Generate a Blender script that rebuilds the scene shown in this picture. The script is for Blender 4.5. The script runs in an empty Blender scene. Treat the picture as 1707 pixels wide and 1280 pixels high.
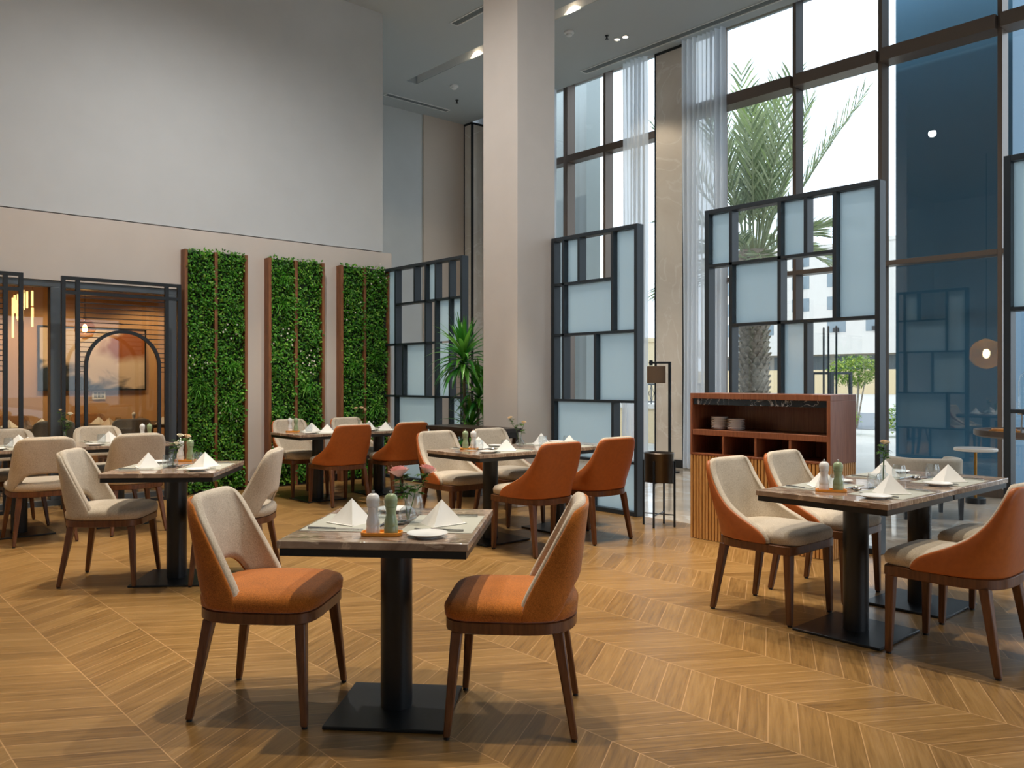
import bpy, bmesh, math, random
from mathutils import Vector, Matrix
random.seed(7)
R = math.radians
scene = bpy.context.scene
C = scene.collection

# ------------------------------------------------------------------ camera, sky, light, exposure
HEAD = R(41.6)                 # the camera looks 41.6 degrees clockwise from +Y, level, 1.33 m up
cam_data = bpy.data.cameras.new('camera')
cam_data.sensor_width = 36.0
cam_data.lens = 36.0 * 1385 / 1707
cam_data.shift_y = -6 / 1707
cam_data.clip_end = 500
cam = bpy.data.objects.new('camera', cam_data)
cam.location = (0, 0, 1.33)
cam.rotation_euler = (R(90), 0, -HEAD)
C.objects.link(cam)
scene.camera = cam

world = bpy.data.worlds.new('sky')
scene.world = world
world.use_nodes = True
bg = world.node_tree.nodes['Background']
bg.inputs[0].default_value = (0.80, 0.90, 1.0, 1)
bg.inputs[1].default_value = 2.3

sun_d = bpy.data.lights.new('sun', 'SUN')
sun_d.energy = 1.0
sun_d.angle = R(1.0)
sun_d.color = (1.0, 0.95, 0.86)
sun = bpy.data.objects.new('sun', sun_d)
sun.rotation_euler = (R(-12), R(-34), 0)      # from behind the building, high: only the outside is lit
C.objects.link(sun)

def portal(y0, y1, z0, z1):
    d = bpy.data.lights.new('window_portal', 'AREA')
    d.shape = 'RECTANGLE'; d.size = z1 - z0; d.size_y = y1 - y0
    d.cycles.is_portal = True
    o = bpy.data.objects.new('window_portal', d)
    o.location = (10.95, (y0 + y1) / 2, (z0 + z1) / 2)
    o.rotation_euler = (0, R(90), 0)
    C.objects.link(o)
portal(-4.0, 12.2, 0.05, 6.7)
rp_d = bpy.data.lights.new('rear_portal', 'AREA')
rp_d.shape = 'RECTANGLE'; rp_d.size = 5.0; rp_d.size_y = 2.7; rp_d.cycles.is_portal = True
rp_o = bpy.data.objects.new('rear_portal', rp_d); rp_o.location = (4.5, -4.25, 1.65); rp_o.rotation_euler = (R(90), 0, 0)
C.objects.link(rp_o)

def spot(x, y, power, ang=38, col=(1.0, 0.86, 0.66), z=6.40, r=0.06, blend=0.35, aim=None):
    d = bpy.data.lights.new('downlight_or_fill_lamp', 'SPOT')  # serves ceiling downlights and the added wall fills alike
    d.energy = power; d.spot_size = R(ang); d.spot_blend = blend
    d.color = col; d.shadow_soft_size = r
    o = bpy.data.objects.new('downlight_or_fill_lamp', d)
    o.location = (x, y, z)
    if aim:
        v = Vector(aim) - Vector((x, y, z))
        o.rotation_euler = v.to_track_quat('-Z', 'Y').to_euler()
    C.objects.link(o)
    return o
WARM = (1.0, 0.74, 0.45)
for (sx, sy, pw, an) in [
        (1.90, 2.83, 520, 36), (2.02, 5.66, 420, 36), (2.0, 8.2, 420, 40), (4.95, 8.4, 560, 40),
        (4.85, 5.3, 600, 40), (4.7, 2.1, 560, 38), (3.3, 4.1, 420, 46), (3.6, 0.9, 260, 50),
        (0.5, 3.6, 150, 50), (3.0, 7.0, 420, 46), (5.1, 3.9, 620, 30), (0.4, 6.2, 260, 50)]:
    spot(sx, sy, pw, an)
NEUTRAL = (1.0, 0.97, 0.94)
for (sx, sy, pw) in [(4.2, 3.6, 440), (3.3, 7.0, 500)]:      # unseen wide fills, added to brighten the walls
    spot(sx, sy, pw, 160, NEUTRAL, z=6.38, r=0.07, blend=1.0)
for (sx, sy, pw, an, aim) in [(8.15, 7.6, 300, 60, (8.15, 7.6, 0.0)), (9.42, 8.24, 55, 75, (9.8, 8.15, 0.0)), (9.44, 8.10, 55, 75, (9.8, 8.0, 0.0))]:
    spot(sx, sy, pw, an, aim=aim)

scene.view_settings.view_transform = 'Standard'
scene.view_settings.look = 'None'
scene.view_settings.gamma = 1.0
scene.view_settings.exposure = 0.08
scene.view_settings.use_curve_mapping = False
scene.cycles.use_denoising = True
scene.cycles.max_bounces = 10
scene.cycles.transparent_max_bounces = 24
scene.cycles.transmission_bounces = 10
scene.cycles.caustics_reflective = False
scene.cycles.caustics_refractive = False
scene.cycles.sample_clamp_indirect = 6.0

# ------------------------------------------------------------------ mesh helpers
class MB:
    def __init__(s):
        s.v = []; s.f = []; s.m = []
    def add(s, verts, faces, mi=0):
        n = len(s.v)
        s.v += [tuple(p) for p in verts]
        for f in faces:
            s.f.append([i + n for i in f]); s.m.append(mi)
        return s
    def box(s, x0, x1, y0, y1, z0, z1, mi=0):
        if x0 > x1: x0, x1 = x1, x0
        if y0 > y1: y0, y1 = y1, y0
        v = [(x0, y0, z0), (x1, y0, z0), (x1, y1, z0), (x0, y1, z0), (x0, y0, z1), (x1, y0, z1), (x1, y1, z1), (x0, y1, z1)]
        return s.add(v, [(3, 2, 1, 0), (4, 5, 6, 7), (0, 1, 5, 4), (1, 2, 6, 5), (2, 3, 7, 6), (3, 0, 4, 7)], mi)
    def ring_surface(s, rings, mi=0, cap0=True, cap1=True, closed=False):
        n = len(rings[0]); v = [p for r in rings for p in r]; f = []
        m = len(rings)
        for k in range(m if closed else m - 1):
            for i in range(n):
                j = (i + 1) % n; k2 = (k + 1) % m
                f.append((k * n + i, k * n + j, k2 * n + j, k2 * n + i))
        if not closed:
            if cap0: f.append(tuple(reversed(range(n))))
            if cap1: f.append(tuple(range((m - 1) * n, m * n)))
        return s.add(v, f, mi)
    def lathe(s, prof, n=24, c=(0, 0, 0), mi=0, cap0=True, cap1=True, closed=False):
        rings = []
        for r, z in prof:
            rings.append([(c[0] + r * math.cos(2 * math.pi * i / n), c[1] + r * math.sin(2 * math.pi * i / n), c[2] + z) for i in range(n)])
        return s.ring_surface(rings, mi, cap0, cap1, closed)
    def tube(s, pts, r, n=8, mi=0, r1=None):
        pts = [Vector(p) for p in pts]; rings = []
        m = len(pts)
        up = Vector((0.123, 0.31, 0.94))
        for k, p in enumerate(pts):
            t = (pts[min(k + 1, m - 1)] - pts[max(k - 1, 0)]).normalized()
            a = t.cross(up)
            if a.length < 1e-4: a = t.cross(Vector((1, 0, 0)))
            a.normalize(); b = t.cross(a)
            rr = r if r1 is None else r + (r1 - r) * k / (m - 1)
            rings.append([tuple(p + a * rr * math.cos(2 * math.pi * i / n) + b * rr * math.sin(2 * math.pi * i / n)) for i in range(n)])
        return s.ring_surface(rings, mi)
    def beam(s, p0, p1, w, h, mi=0, w1=None, h1=None):
        # square section bar from p0 to p1 with sides along x and y
        w1 = w if w1 is None else w1; h1 = h if h1 is None else h1
        a = [(p0[0] + i * w / 2, p0[1] + j * h / 2, p0[2]) for i, j in ((-1, -1), (1, -1), (1, 1), (-1, 1))]
        b = [(p1[0] + i * w1 / 2, p1[1] + j * h1 / 2, p1[2]) for i, j in ((-1, -1), (1, -1), (1, 1), (-1, 1))]
        return s.ring_surface([a, b], mi)
    def build(s, name, mat, parent=None, loc=None, bevel=0, sub=0, angle=38, recalc=True, smooth=True):
        me = bpy.data.meshes.new(name)
        me.from_pydata(s.v, [], s.f)
        mats = mat if isinstance(mat, (list, tuple)) else [mat]
        for q in mats: me.materials.append(q)
        if len(mats) > 1:
            me.polygons.foreach_set('material_index', s.m)
        if recalc:
            bm = bmesh.new(); bm.from_mesh(me)
            bmesh.ops.recalc_face_normals(bm, faces=bm.faces)
            bm.to_mesh(me); bm.free()
        if smooth:
            me.polygons.foreach_set('use_smooth', [True] * len(me.polygons))
            if not sub: me.set_sharp_from_angle(angle=R(angle))
        me.update()
        o = bpy.data.objects.new(name, me)
        C.objects.link(o)
        if parent is not None: o.parent = parent
        if loc is not None: o.location = loc
        if bevel:
            b = o.modifiers.new('bevel', 'BEVEL'); b.width = bevel; b.segments = 2; b.limit_method = 'ANGLE'
        if sub:
            q = o.modifiers.new('subdivision', 'SUBSURF'); q.levels = sub; q.render_levels = sub
        return o

def tag(o, label, cat, group=None, kind=None):
    o['label'] = label; o['category'] = cat
    if group: o['group'] = group
    if kind: o['kind'] = kind
    return o
def thing(name, label, cat, loc=(0, 0, 0), rz=0.0, group=None):
    o = bpy.data.objects.new(name, None)
    o.empty_display_size = 0.1
    o.location = loc; o.rotation_euler = (0, 0, rz)
    C.objects.link(o)
    return tag(o, label, cat, group)
def struct(o, label=None, cat=None):
    o['kind'] = 'structure'
    if label: o['label'] = label
    if cat: o['category'] = cat
    return o
def dup(root, label, loc, rz=0.0, group=None, keep=True):
    r = root.copy(); C.objects.link(r)
    r.location = loc; r.rotation_euler = (0, 0, rz)
    r['label'] = label
    if group: r['group'] = group
    for ch in list(root.children):
        c = ch.copy(); C.objects.link(c); c.parent = r
        for g in list(ch.children):
            q = g.copy(); C.objects.link(q); q.parent = c
    return r
class Kit:
    """first call hands out the prototype itself, later calls copies of it"""
    def __init__(s, make): s.make = make; s.proto = None
    def put(s, label, loc, rz=0.0, group=None):
        if s.proto is None:
            s.proto = s.make()
            o = s.proto
            o.location = loc; o.rotation_euler = (0, 0, rz); o['label'] = label
            if group: o['group'] = group
            return o
        return dup(s.proto, label, loc, rz, group)

# ------------------------------------------------------------------ materials
def new_mat(name):
    m = bpy.data.materials.new(name); m.use_nodes = True
    nt = m.node_tree
    return m, nt, nt.nodes['Principled BSDF']
def N(nt, typ, **kw):
    n = nt.nodes.new(typ)
    for k, v in kw.items(): setattr(n, k, v)
    return n
def srgb(r, g, b):
    f = lambda c: (c / 255 / 12.92) if c / 255 <= 0.04045 else ((c / 255 + 0.055) / 1.055) ** 2.4
    return (f(r), f(g), f(b), 1)
def plain(name, col, rough=0.5, metal=0.0, noise=0.0, nscale=30, bump=0.0, spec=None, stretch=None):
    m, nt, b = new_mat(name)
    b.inputs['Roughness'].default_value = rough; b.inputs['Metallic'].default_value = metal
    if spec is not None: b.inputs['Specular IOR Level'].default_value = spec
    b.inputs['Base Color'].default_value = col
    if noise or bump:
        tc = N(nt, 'ShaderNodeTexCoord'); mp = N(nt, 'ShaderNodeMapping'); nz = N(nt, 'ShaderNodeTexNoise')
        if stretch: mp.inputs['Scale'].default_value = stretch
        nz.inputs['Scale'].default_value = nscale; nz.inputs['Detail'].default_value = 4
        nt.links.new(tc.outputs['Object'], mp.inputs[0]); nt.links.new(mp.outputs[0], nz.inputs['Vector'])
        if noise:
            r = N(nt, 'ShaderNodeValToRGB')
            r.color_ramp.elements[0].position = 0.3; r.color_ramp.elements[1].position = 0.7
            r.color_ramp.elements[0].color = tuple(c * (1 - noise) for c in col[:3]) + (1,)
            r.color_ramp.elements[1].color = tuple(min(1, c * (1 + noise)) for c in col[:3]) + (1,)
            nt.links.new(nz.outputs['Fac'], r.inputs[0]); nt.links.new(r.outputs[0], b.inputs['Base Color'])
        if bump:
            bp = N(nt, 'ShaderNodeBump'); bp.inputs['Strength'].default_value = bump; bp.inputs['Distance'].default_value = 0.002
            nt.links.new(nz.outputs['Fac'], bp.inputs['Height']); nt.links.new(bp.outputs[0], b.inputs['Normal'])
    return m
def fabric(name, c0, c1, scale=420, bump=0.5):
    m, nt, b = new_mat(name)
    b.inputs['Roughness'].default_value = 0.92
    b.inputs['Specular IOR Level'].default_value = 0.15
    try:
        b.inputs['Sheen Weight'].default_value = 0.25; b.inputs['Sheen Roughness'].default_value = 0.5
    except KeyError: pass
    tc = N(nt, 'ShaderNodeTexCoord')
    nz = N(nt, 'ShaderNodeTexNoise'); nz.inputs['Scale'].default_value = scale * 0.6; nz.inputs['Detail'].default_value = 2
    big = N(nt, 'ShaderNodeTexNoise'); big.inputs['Scale'].default_value = 7
    wv = N(nt, 'ShaderNodeTexNoise'); wv.inputs['Scale'].default_value = scale * 0.22; wv.inputs['Detail'].default_value = 3
    mx = N(nt, 'ShaderNodeMath', operation='ADD'); ms = N(nt, 'ShaderNodeMath', operation='MULTIPLY'); ms.inputs[1].default_value = 0.35
    rp = N(nt, 'ShaderNodeValToRGB')
    rp.color_ramp.elements[0].position = 0.38; rp.color_ramp.elements[1].position = 0.85
    rp.color_ramp.elements[0].color = c0; rp.color_ramp.elements[1].color = c1
    ma = N(nt, 'ShaderNodeMath', operation='ADD'); mb = N(nt, 'ShaderNodeMath', operation='MULTIPLY_ADD')
    mb.inputs[1].default_value = 0.35; mb.inputs[2].default_value = -0.17
    for n in (nz, big, wv): nt.links.new(tc.outputs['Object'], n.inputs['Vector'])
    nt.links.new(wv.outputs['Fac'], ms.inputs[0]); nt.links.new(nz.outputs['Fac'], mx.inputs[0]); nt.links.new(ms.outputs[0], mx.inputs[1])
    nt.links.new(big.outputs['Fac'], mb.inputs[0]); nt.links.new(mx.outputs[0], ma.inputs[0]); nt.links.new(mb.outputs[0], ma.inputs[1])
    nt.links.new(ma.outputs[0], rp.inputs[0]); nt.links.new(rp.outputs[0], b.inputs['Base Color'])
    bp = N(nt, 'ShaderNodeBump'); bp.inputs['Strength'].default_value = bump; bp.inputs['Distance'].default_value = 0.001
    nt.links.new(mx.outputs[0], bp.inputs['Height']); nt.links.new(bp.outputs[0], b.inputs['Normal'])
    return m
def wood(name, c0, c1, rough=0.35, axis='Z', scale=14):
    m, nt, b = new_mat(name)
    b.inputs['Roughness'].default_value = rough
    tc = N(nt, 'ShaderNodeTexCoord'); mp = N(nt, 'ShaderNodeMapping')
    sc = {'X': (0.08, 1, 1), 'Y': (1, 0.08, 1), 'Z': (1, 1, 0.08)}[axis]
    mp.inputs['Scale'].default_value = sc
    nz = N(nt, 'ShaderNodeTexNoise'); nz.inputs['Scale'].default_value = scale * 4; nz.inputs['Detail'].default_value = 6; nz.inputs['Roughness'].default_value = 0.65
    rp = N(nt, 'ShaderNodeValToRGB')
    rp.color_ramp.elements[0].position = 0.3; rp.color_ramp.elements[1].position = 0.72
    rp.color_ramp.elements[0].color = c0; rp.color_ramp.elements[1].color = c1
    nt.links.new(tc.outputs['Object'], mp.inputs[0]); nt.links.new(mp.outputs[0], nz.inputs['Vector'])
    nt.links.new(nz.outputs['Fac'], rp.inputs[0]); nt.links.new(rp.outputs[0], b.inputs['Base Color'])
    return m
def marble(name, base, dark, vein, scale=3.0, rough=0.12, veinw=0.035, stretch=(1, 1, 1)):
    m, nt, b = new_mat(name)
    b.inputs['Roughness'].default_value = rough
    tc = N(nt, 'ShaderNodeTexCoord'); mp = N(nt, 'ShaderNodeMapping'); mp.inputs['Scale'].default_value = stretch
    mp.inputs['Rotation'].default_value = (0, 0, 0.35)
    n1 = N(nt, 'ShaderNodeTexNoise'); n1.inputs['Scale'].default_value = scale; n1.inputs['Detail'].default_value = 8; n1.inputs['Roughness'].default_value = 0.62; n1.inputs['Distortion'].default_value = 0.8
    n2 = N(nt, 'ShaderNodeTexNoise'); n2.inputs['Scale'].default_value = scale * 0.8; n2.inputs['Detail'].default_value = 7; n2.inputs['Distortion'].default_value = 1.6
    rp = N(nt, 'ShaderNodeValToRGB')
    rp.color_ramp.elements[0].position = 0.33; rp.color_ramp.elements[1].position = 0.66
    rp.color_ramp.elements[0].color = dark; rp.color_ramp.elements[1].color = base
    vr = N(nt, 'ShaderNodeValToRGB')
    e = vr.color_ramp.elements
    e[0].position = 0.5 - veinw; e[0].color = (0, 0, 0, 1); e[1].position = 0.5 + veinw; e[1].color = (0, 0, 0, 1)
    k = e.new(0.5); k.color = (1, 1, 1, 1)
    mix = N(nt, 'ShaderNodeMix', data_type='RGBA')
    nt.links.new(tc.outputs['Object'], mp.inputs[0])
    for n in (n1, n2): nt.links.new(mp.outputs[0], n.inputs['Vector'])
    nt.links.new(n1.outputs['Fac'], rp.inputs[0]); nt.links.new(n2.outputs['Fac'], vr.inputs[0])
    nt.links.new(vr.outputs[0], mix.inputs[0]); nt.links.new(rp.outputs[0], mix.inputs[6]); mix.inputs[7].default_value = vein
    nt.links.new(mix.outputs[2], b.inputs['Base Color'])
    return m
def schlick(nt, ior):
    """reflectance that is the same from both faces of a thin pane"""
    r0 = ((ior - 1) / (ior + 1)) ** 2
    lw = N(nt, 'ShaderNodeLayerWeight'); lw.inputs[0].default_value = 0.5
    p = N(nt, 'ShaderNodeMath', operation='POWER'); p.inputs[1].default_value = 5.0
    a = N(nt, 'ShaderNodeMath', operation='MULTIPLY_ADD'); a.inputs[1].default_value = 1 - r0; a.inputs[2].default_value = r0
    nt.links.new(lw.outputs['Facing'], p.inputs[0]); nt.links.new(p.outputs[0], a.inputs[0])
    return a.outputs[0]
def pane_glass(name, tint=(0.93, 0.97, 0.98, 1), ior=1.5, rough=0.0):
    m, nt, b = new_mat(name)
    nt.nodes.remove(b); out = nt.nodes['Material Output']
    t = N(nt, 'ShaderNodeBsdfTransparent'); t.inputs[0].default_value = tint
    g = N(nt, 'ShaderNodeBsdfGlossy'); g.inputs['Roughness'].default_value = rough
    mx = N(nt, 'ShaderNodeMixShader')
    nt.links.new(schlick(nt, ior), mx.inputs[0]); nt.links.new(t.outputs[0], mx.inputs[1]); nt.links.new(g.outputs[0], mx.inputs[2])
    nt.links.new(mx.outputs[0], out.inputs[0])
    return m
def veil(name, col, trans=0.3, tl=0.6, gloss=0.0):
    """a thin cloth or frosted pane: part see-through, part translucent, part diffuse"""
    m, nt, b = new_mat(name)
    nt.nodes.remove(b); out = nt.nodes['Material Output']
    t = N(nt, 'ShaderNodeBsdfTransparent'); d = N(nt, 'ShaderNodeBsdfDiffuse'); l = N(nt, 'ShaderNodeBsdfTranslucent')
    d.inputs[0].default_value = col; l.inputs[0].default_value = col
    a = N(nt, 'ShaderNodeMixShader'); a.inputs[0].default_value = tl
    c = N(nt, 'ShaderNodeMixShader'); c.inputs[0].default_value = trans
    nt.links.new(d.outputs[0], a.inputs[1]); nt.links.new(l.outputs[0], a.inputs[2])
    nt.links.new(a.outputs[0], c.inputs[1]); nt.links.new(t.outputs[0], c.inputs[2])
    last = c
    if gloss:
        g = N(nt, 'ShaderNodeBsdfGlossy'); g.inputs['Roughness'].default_value = 0.18
        e = N(nt, 'ShaderNodeMixShader')
        nt.links.new(schlick(nt, 1.0 + gloss), e.inputs[0]); nt.links.new(c.outputs[0], e.inputs[1]); nt.links.new(g.outputs[0], e.inputs[2])
        last = e
    nt.links.new(last.outputs[0], out.inputs[0])
    return m
def solid_glass(name, col=(1, 1, 1, 1), rough=0.0, ior=1.45):
    m, nt, b = new_mat(name)
    b.inputs['Base Color'].default_value = col; b.inputs['Roughness'].default_value = rough
    b.inputs['IOR'].default_value = ior; b.inputs['Transmission Weight'].default_value = 1.0
    return m
def emit(name, col, power):
    m, nt, b = new_mat(name)
    b.inputs['Base Color'].default_value = col
    b.inputs['Emission Color'].default_value = col; b.inputs['Emission Strength'].default_value = power
    return m
def leaf_mat(name, cols, rough=0.45, tl=0.25):
    m, nt, b = new_mat(name)
    out = nt.nodes['Material Output']
    ge = N(nt, 'ShaderNodeNewGeometry'); rp = N(nt, 'ShaderNodeValToRGB')
    rp.color_ramp.interpolation = 'LINEAR'
    e = rp.color_ramp.elements
    e[0].color = cols[0]; e[0].position = 0; e[1].color = cols[-1]; e[1].position = 1
    for i, c in enumerate(cols[1:-1]):
        k = e.new((i + 1) / (len(cols) - 1)); k.color = c
    nt.links.new(ge.outputs['Random Per Island'], rp.inputs[0]); nt.links.new(rp.outputs[0], b.inputs['Base Color'])
    b.inputs['Roughness'].default_value = rough
    l = N(nt, 'ShaderNodeBsdfTranslucent'); nt.links.new(rp.outputs[0], l.inputs[0])
    mx = N(nt, 'ShaderNodeMixShader'); mx.inputs[0].default_value = tl
    nt.links.new(b.outputs[0], mx.inputs[1]); nt.links.new(l.outputs[0], mx.inputs[2]); nt.links.new(mx.outputs[0], out.inputs[0])
    return m
def chevron_floor():
    m, nt, b = new_mat('chevron_oak_tiles')
    L = nt.links.new
    def M(op, a, c=None, d=None):
        n = N(nt, 'ShaderNodeMath', operation=op)
        for i, q in enumerate((a, c, d)):
            if q is None: continue
            if isinstance(q, (int, float)): n.inputs[i].default_value = q
            else: L(q, n.inputs[i])
        return n.outputs[0]
    P, X0, SL, BW, Y0 = 0.4215, 1.045, 0.605, 0.131, 2.307
    tc = N(nt, 'ShaderNodeTexCoord'); sx = N(nt, 'ShaderNodeSeparateXYZ'); L(tc.outputs['Object'], sx.inputs[0])
    u = M('DIVIDE', M('SUBTRACT', sx.outputs[0], X0), P)
    k = M('FLOOR', u); fr = M('SUBTRACT', u, k)
    odd = M('FLOORED_MODULO', k, 2.0)                       # 0: rising strip, 1: falling strip
    tri = M('ABSOLUTE', M('SUBTRACT', odd, fr))             # 0 at valley spines, 1 at ridge spines
    v = M('DIVIDE', M('SUBTRACT', M('SUBTRACT', sx.outputs[1], Y0), M('MULTIPLY', M('SUBTRACT', tri, 1.0), SL * P)), BW)
    bi = M('FLOOR', v); bf = M('SUBTRACT', v, bi)
    cv = N(nt, 'ShaderNodeCombineXYZ'); L(k, cv.inputs[0]); L(bi, cv.inputs[1])
    wn = N(nt, 'ShaderNodeTexWhiteNoise', noise_dimensions='2D'); L(cv.outputs[0], wn.inputs['Vector'])
    # grain runs along the board
    al = M('MULTIPLY', fr, P * 1.17); ac = M('MULTIPLY', bf, BW)
    gv = N(nt, 'ShaderNodeCombineXYZ')
    L(M('ADD', M('MULTIPLY', al, 3.2), M('MULTIPLY', wn.outputs['Value'], 40.0)), gv.inputs[0])
    L(M('ADD', M('MULTIPLY', ac, 46.0), M('MULTIPLY', wn.outputs['Value'], 90.0)), gv.inputs[1])
    g = N(nt, 'ShaderNodeTexNoise'); g.inputs['Scale'].default_value = 1.0; g.inputs['Detail'].default_value = 6; g.inputs['Roughness'].default_value = 0.6; g.inputs['Distortion'].default_value = 0.6
    L(gv.outputs[0], g.inputs['Vector'])
    rp = N(nt, 'ShaderNodeValToRGB'); e = rp.color_ramp.elements
    e[0].position = 0.22; e[0].color = srgb(112, 82, 44); e[1].position = 0.80; e[1].color = srgb(166, 130, 80)
    q = e.new(0.5); q.color = srgb(144, 109, 62)
    L(M('ADD', g.outputs['Fac'], M('MULTIPLY', M('SUBTRACT', wn.outputs['Value'], 0.5), 0.22)), rp.inputs[0])
    e1 = M('MULTIPLY', M('MINIMUM', bf, M('SUBTRACT', 1.0, bf)), BW)
    e2 = M('MULTIPLY', M('MINIMUM', fr, M('SUBTRACT', 1.0, fr)), P)
    ed = M('MINIMUM', e1, e2)
    line = M('LESS_THAN', ed, 0.0021)
    mix = N(nt, 'ShaderNodeMix', data_type='RGBA'); L(line, mix.inputs[0]); L(rp.outputs[0], mix.inputs[6]); mix.inputs[7].default_value = srgb(188, 148, 102)
    L(mix.outputs[2], b.inputs['Base Color'])
    L(M('MULTIPLY_ADD', g.outputs['Fac'], 0.16, 0.24), b.inputs['Roughness'])
    bp = N(nt, 'ShaderNodeBump'); bp.inputs['Strength'].default_value = 0.25; bp.inputs['Distance'].default_value = 0.001
    L(M('SUBTRACT', g.outputs['Fac'], M('MULTIPLY', line, 1.5)), bp.inputs['Height']); L(bp.outputs[0], b.inputs['Normal'])
    return m

M_floor = chevron_floor()
M_marble_floor = marble('beige_marble_floor', srgb(214, 200, 182), srgb(192, 174, 152), srgb(226, 216, 200), 1.2, 0.08)
M_wall = plain('white_plaster', srgb(204, 207, 208), 0.85, noise=0.02, nscale=3)
M_wall_low = plain('warm_wall_panel', srgb(212, 202, 192), 0.8, noise=0.03, nscale=2)
M_wall_far = plain('warm_beige_wall', srgb(205, 190, 176), 0.8)
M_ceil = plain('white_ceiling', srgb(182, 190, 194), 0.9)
M_pillar = plain('pillar_finish', srgb(206, 198, 190), 0.75, noise=0.02, nscale=4)
M_stone = marble('cream_marble_cladding', srgb(234, 226, 216), srgb(222, 212, 200), srgb(240, 234, 226), 1.3, 0.3, 0.02)
M_black = plain('black_powder_coat', srgb(22, 26, 30), 0.38)
M_screen = plain('dark_slate_metal', srgb(34, 44, 52), 0.42)
M_gframe = plain('grey_aluminium', srgb(92, 100, 106), 0.4, metal=0.3)
M_bronze = plain('bronze_window_frame', srgb(116, 102, 92), 0.36, metal=0.35)
M_glass = pane_glass('window_glass', (0.95, 0.975, 0.985, 1), 1.75)
M_glass_in = pane_glass('partition_glass', (0.92, 0.94, 0.93, 1), 1.5)
M_frost = veil('frosted_glass', (0.76, 0.88, 0.93, 1), 0.12, 0.85, gloss=0.45)
M_curtain = veil('sheer_white_voile', (0.92, 0.95, 0.99, 1), 0.22, 0.72)
M_beige = fabric('beige_linen', srgb(166, 150, 130), srgb(208, 196, 178))
M_tweed = fabric('orange_tweed', srgb(126, 72, 20), srgb(194, 114, 42), 520, 0.8)
M_leather = plain('orange_leather', srgb(172, 92, 36), 0.45, noise=0.08, nscale=40, bump=0.15)
M_greyfab = fabric('grey_linen', srgb(110, 104, 98), srgb(150, 142, 132))
M_brownfab = fabric('brown_linen', srgb(110, 76, 48), srgb(150, 108, 70))
M_walnut = wood('walnut', srgb(78, 46, 26), srgb(124, 78, 46), 0.35)
M_side = wood('red_walnut_veneer', srgb(118, 66, 42), srgb(160, 100, 68), 0.35)
M_oakslat = wood('oak_slat', srgb(184, 128, 66), srgb(222, 170, 104), 0.45)
M_cedar = wood('cedar_frame', srgb(112, 68, 38), srgb(154, 100, 60), 0.5)
M_dkwood = wood('dark_wood', srgb(34, 26, 22), srgb(58, 46, 38), 0.35, axis='Y')
M_tmarble = marble('brown_table_marble', srgb(178, 158, 140), srgb(112, 88, 74), srgb(206, 186, 166), 4.5, 0.10, 0.02, (2.6, 0.8, 1))
M_bmarble = marble('black_marble', srgb(30, 32, 36), srgb(16, 18, 20), srgb(190, 190, 190), 6.0, 0.12, 0.012)
M_linen = plain('white_napkin_cloth', srgb(236, 234, 230), 0.9, bump=0.2, nscale=300)
M_mat = plain('pale_placemat', srgb(180, 180, 168), 0.5)
M_china = plain('white_china', srgb(238, 238, 236), 0.12)
M_white_lac = plain('white_lacquer', srgb(234, 232, 230), 0.18)
M_green_lac = plain('sage_green_lacquer', srgb(150, 166, 128), 0.2)
M_steel = plain('polished_steel', srgb(200, 200, 200), 0.14, metal=1.0)
M_tray = wood('amber_wood_tray', srgb(222, 136, 30), srgb(246, 170, 66), 0.35, axis='X')
M_tumbler = pane_glass('clear_glass', (0.95, 0.97, 0.98, 1), 1.9)
M_water = pane_glass('thin_clear_glass', (0.96, 0.98, 0.98, 1), 1.5)
M_rose_pink = plain('pink_petals', srgb(240, 190, 184), 0.6)
M_rose_cream = plain('cream_petals', srgb(240, 216, 184), 0.6)
M_rose_white = plain('white_petals', srgb(238, 232, 214), 0.6)
M_stem = plain('green_stem', srgb(78, 110, 44), 0.5)
M_leaf = leaf_mat('rose_leaves', [srgb(52, 92, 30), srgb(92, 138, 50)])
M_hedge = leaf_mat('hedge_leaves', [srgb(36, 88, 22), srgb(66, 138, 30), srgb(98, 172, 42), srgb(54, 118, 28), srgb(160, 210, 80)], 0.4, 0.3)
M_hedge_back = plain('dark_backing', srgb(22, 44, 16), 0.9)
M_fern = leaf_mat('fern_fronds', [srgb(60, 136, 40), srgb(100, 176, 60), srgb(140, 196, 84)], 0.4, 0.35)
M_drac = leaf_mat('dracaena_leaves', [srgb(28, 92, 30), srgb(56, 132, 44), srgb(110, 168, 66)], 0.3, 0.3)
M_palmleaf = leaf_mat('palm_leaflets', [srgb(96, 116, 76), srgb(140, 154, 112), srgb(176, 184, 146), srgb(150, 172, 96)], 0.4, 0.4)
M_palmtrunk = plain('palm_bark', srgb(150, 138, 124), 0.9, noise=0.35, nscale=14)
M_potmetal = plain('gunmetal', srgb(86, 80, 74), 0.3, metal=0.8)
M_soil = plain('dark_soil', srgb(30, 24, 20), 0.95, noise=0.3, nscale=60)
M_brass = plain('brass', srgb(176, 128, 60), 0.28, metal=1.0)
M_shade = veil('taupe_lamp_shade', srgb(150, 128, 108), 0.0, 0.5)
M_amber = veil('amber_glass', (0.92, 0.62, 0.22, 1), 0.3, 0.7)
M_bulb = emit('warm_bulb', (1.0, 0.72, 0.36, 1), 30)
M_spotface = emit('downlight_face', (1.0, 0.80, 0.55, 1), 14)
M_vent = plain('vent_grey', srgb(120, 128, 132), 0.6)
M_plastic = plain('white_plastic', srgb(226, 228, 228), 0.4)
M_blue = plain('dark_blue_cladding', srgb(58, 112, 142), 0.5, noise=0.05, nscale=1)
M_tan_wall = plain('tan_wall', srgb(186, 146, 104), 0.75)
M_build = plain('white_render', srgb(204, 200, 194), 0.9, noise=0.03, nscale=1)
M_build_tan = plain('tan_render', srgb(206, 186, 150), 0.9)
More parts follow.
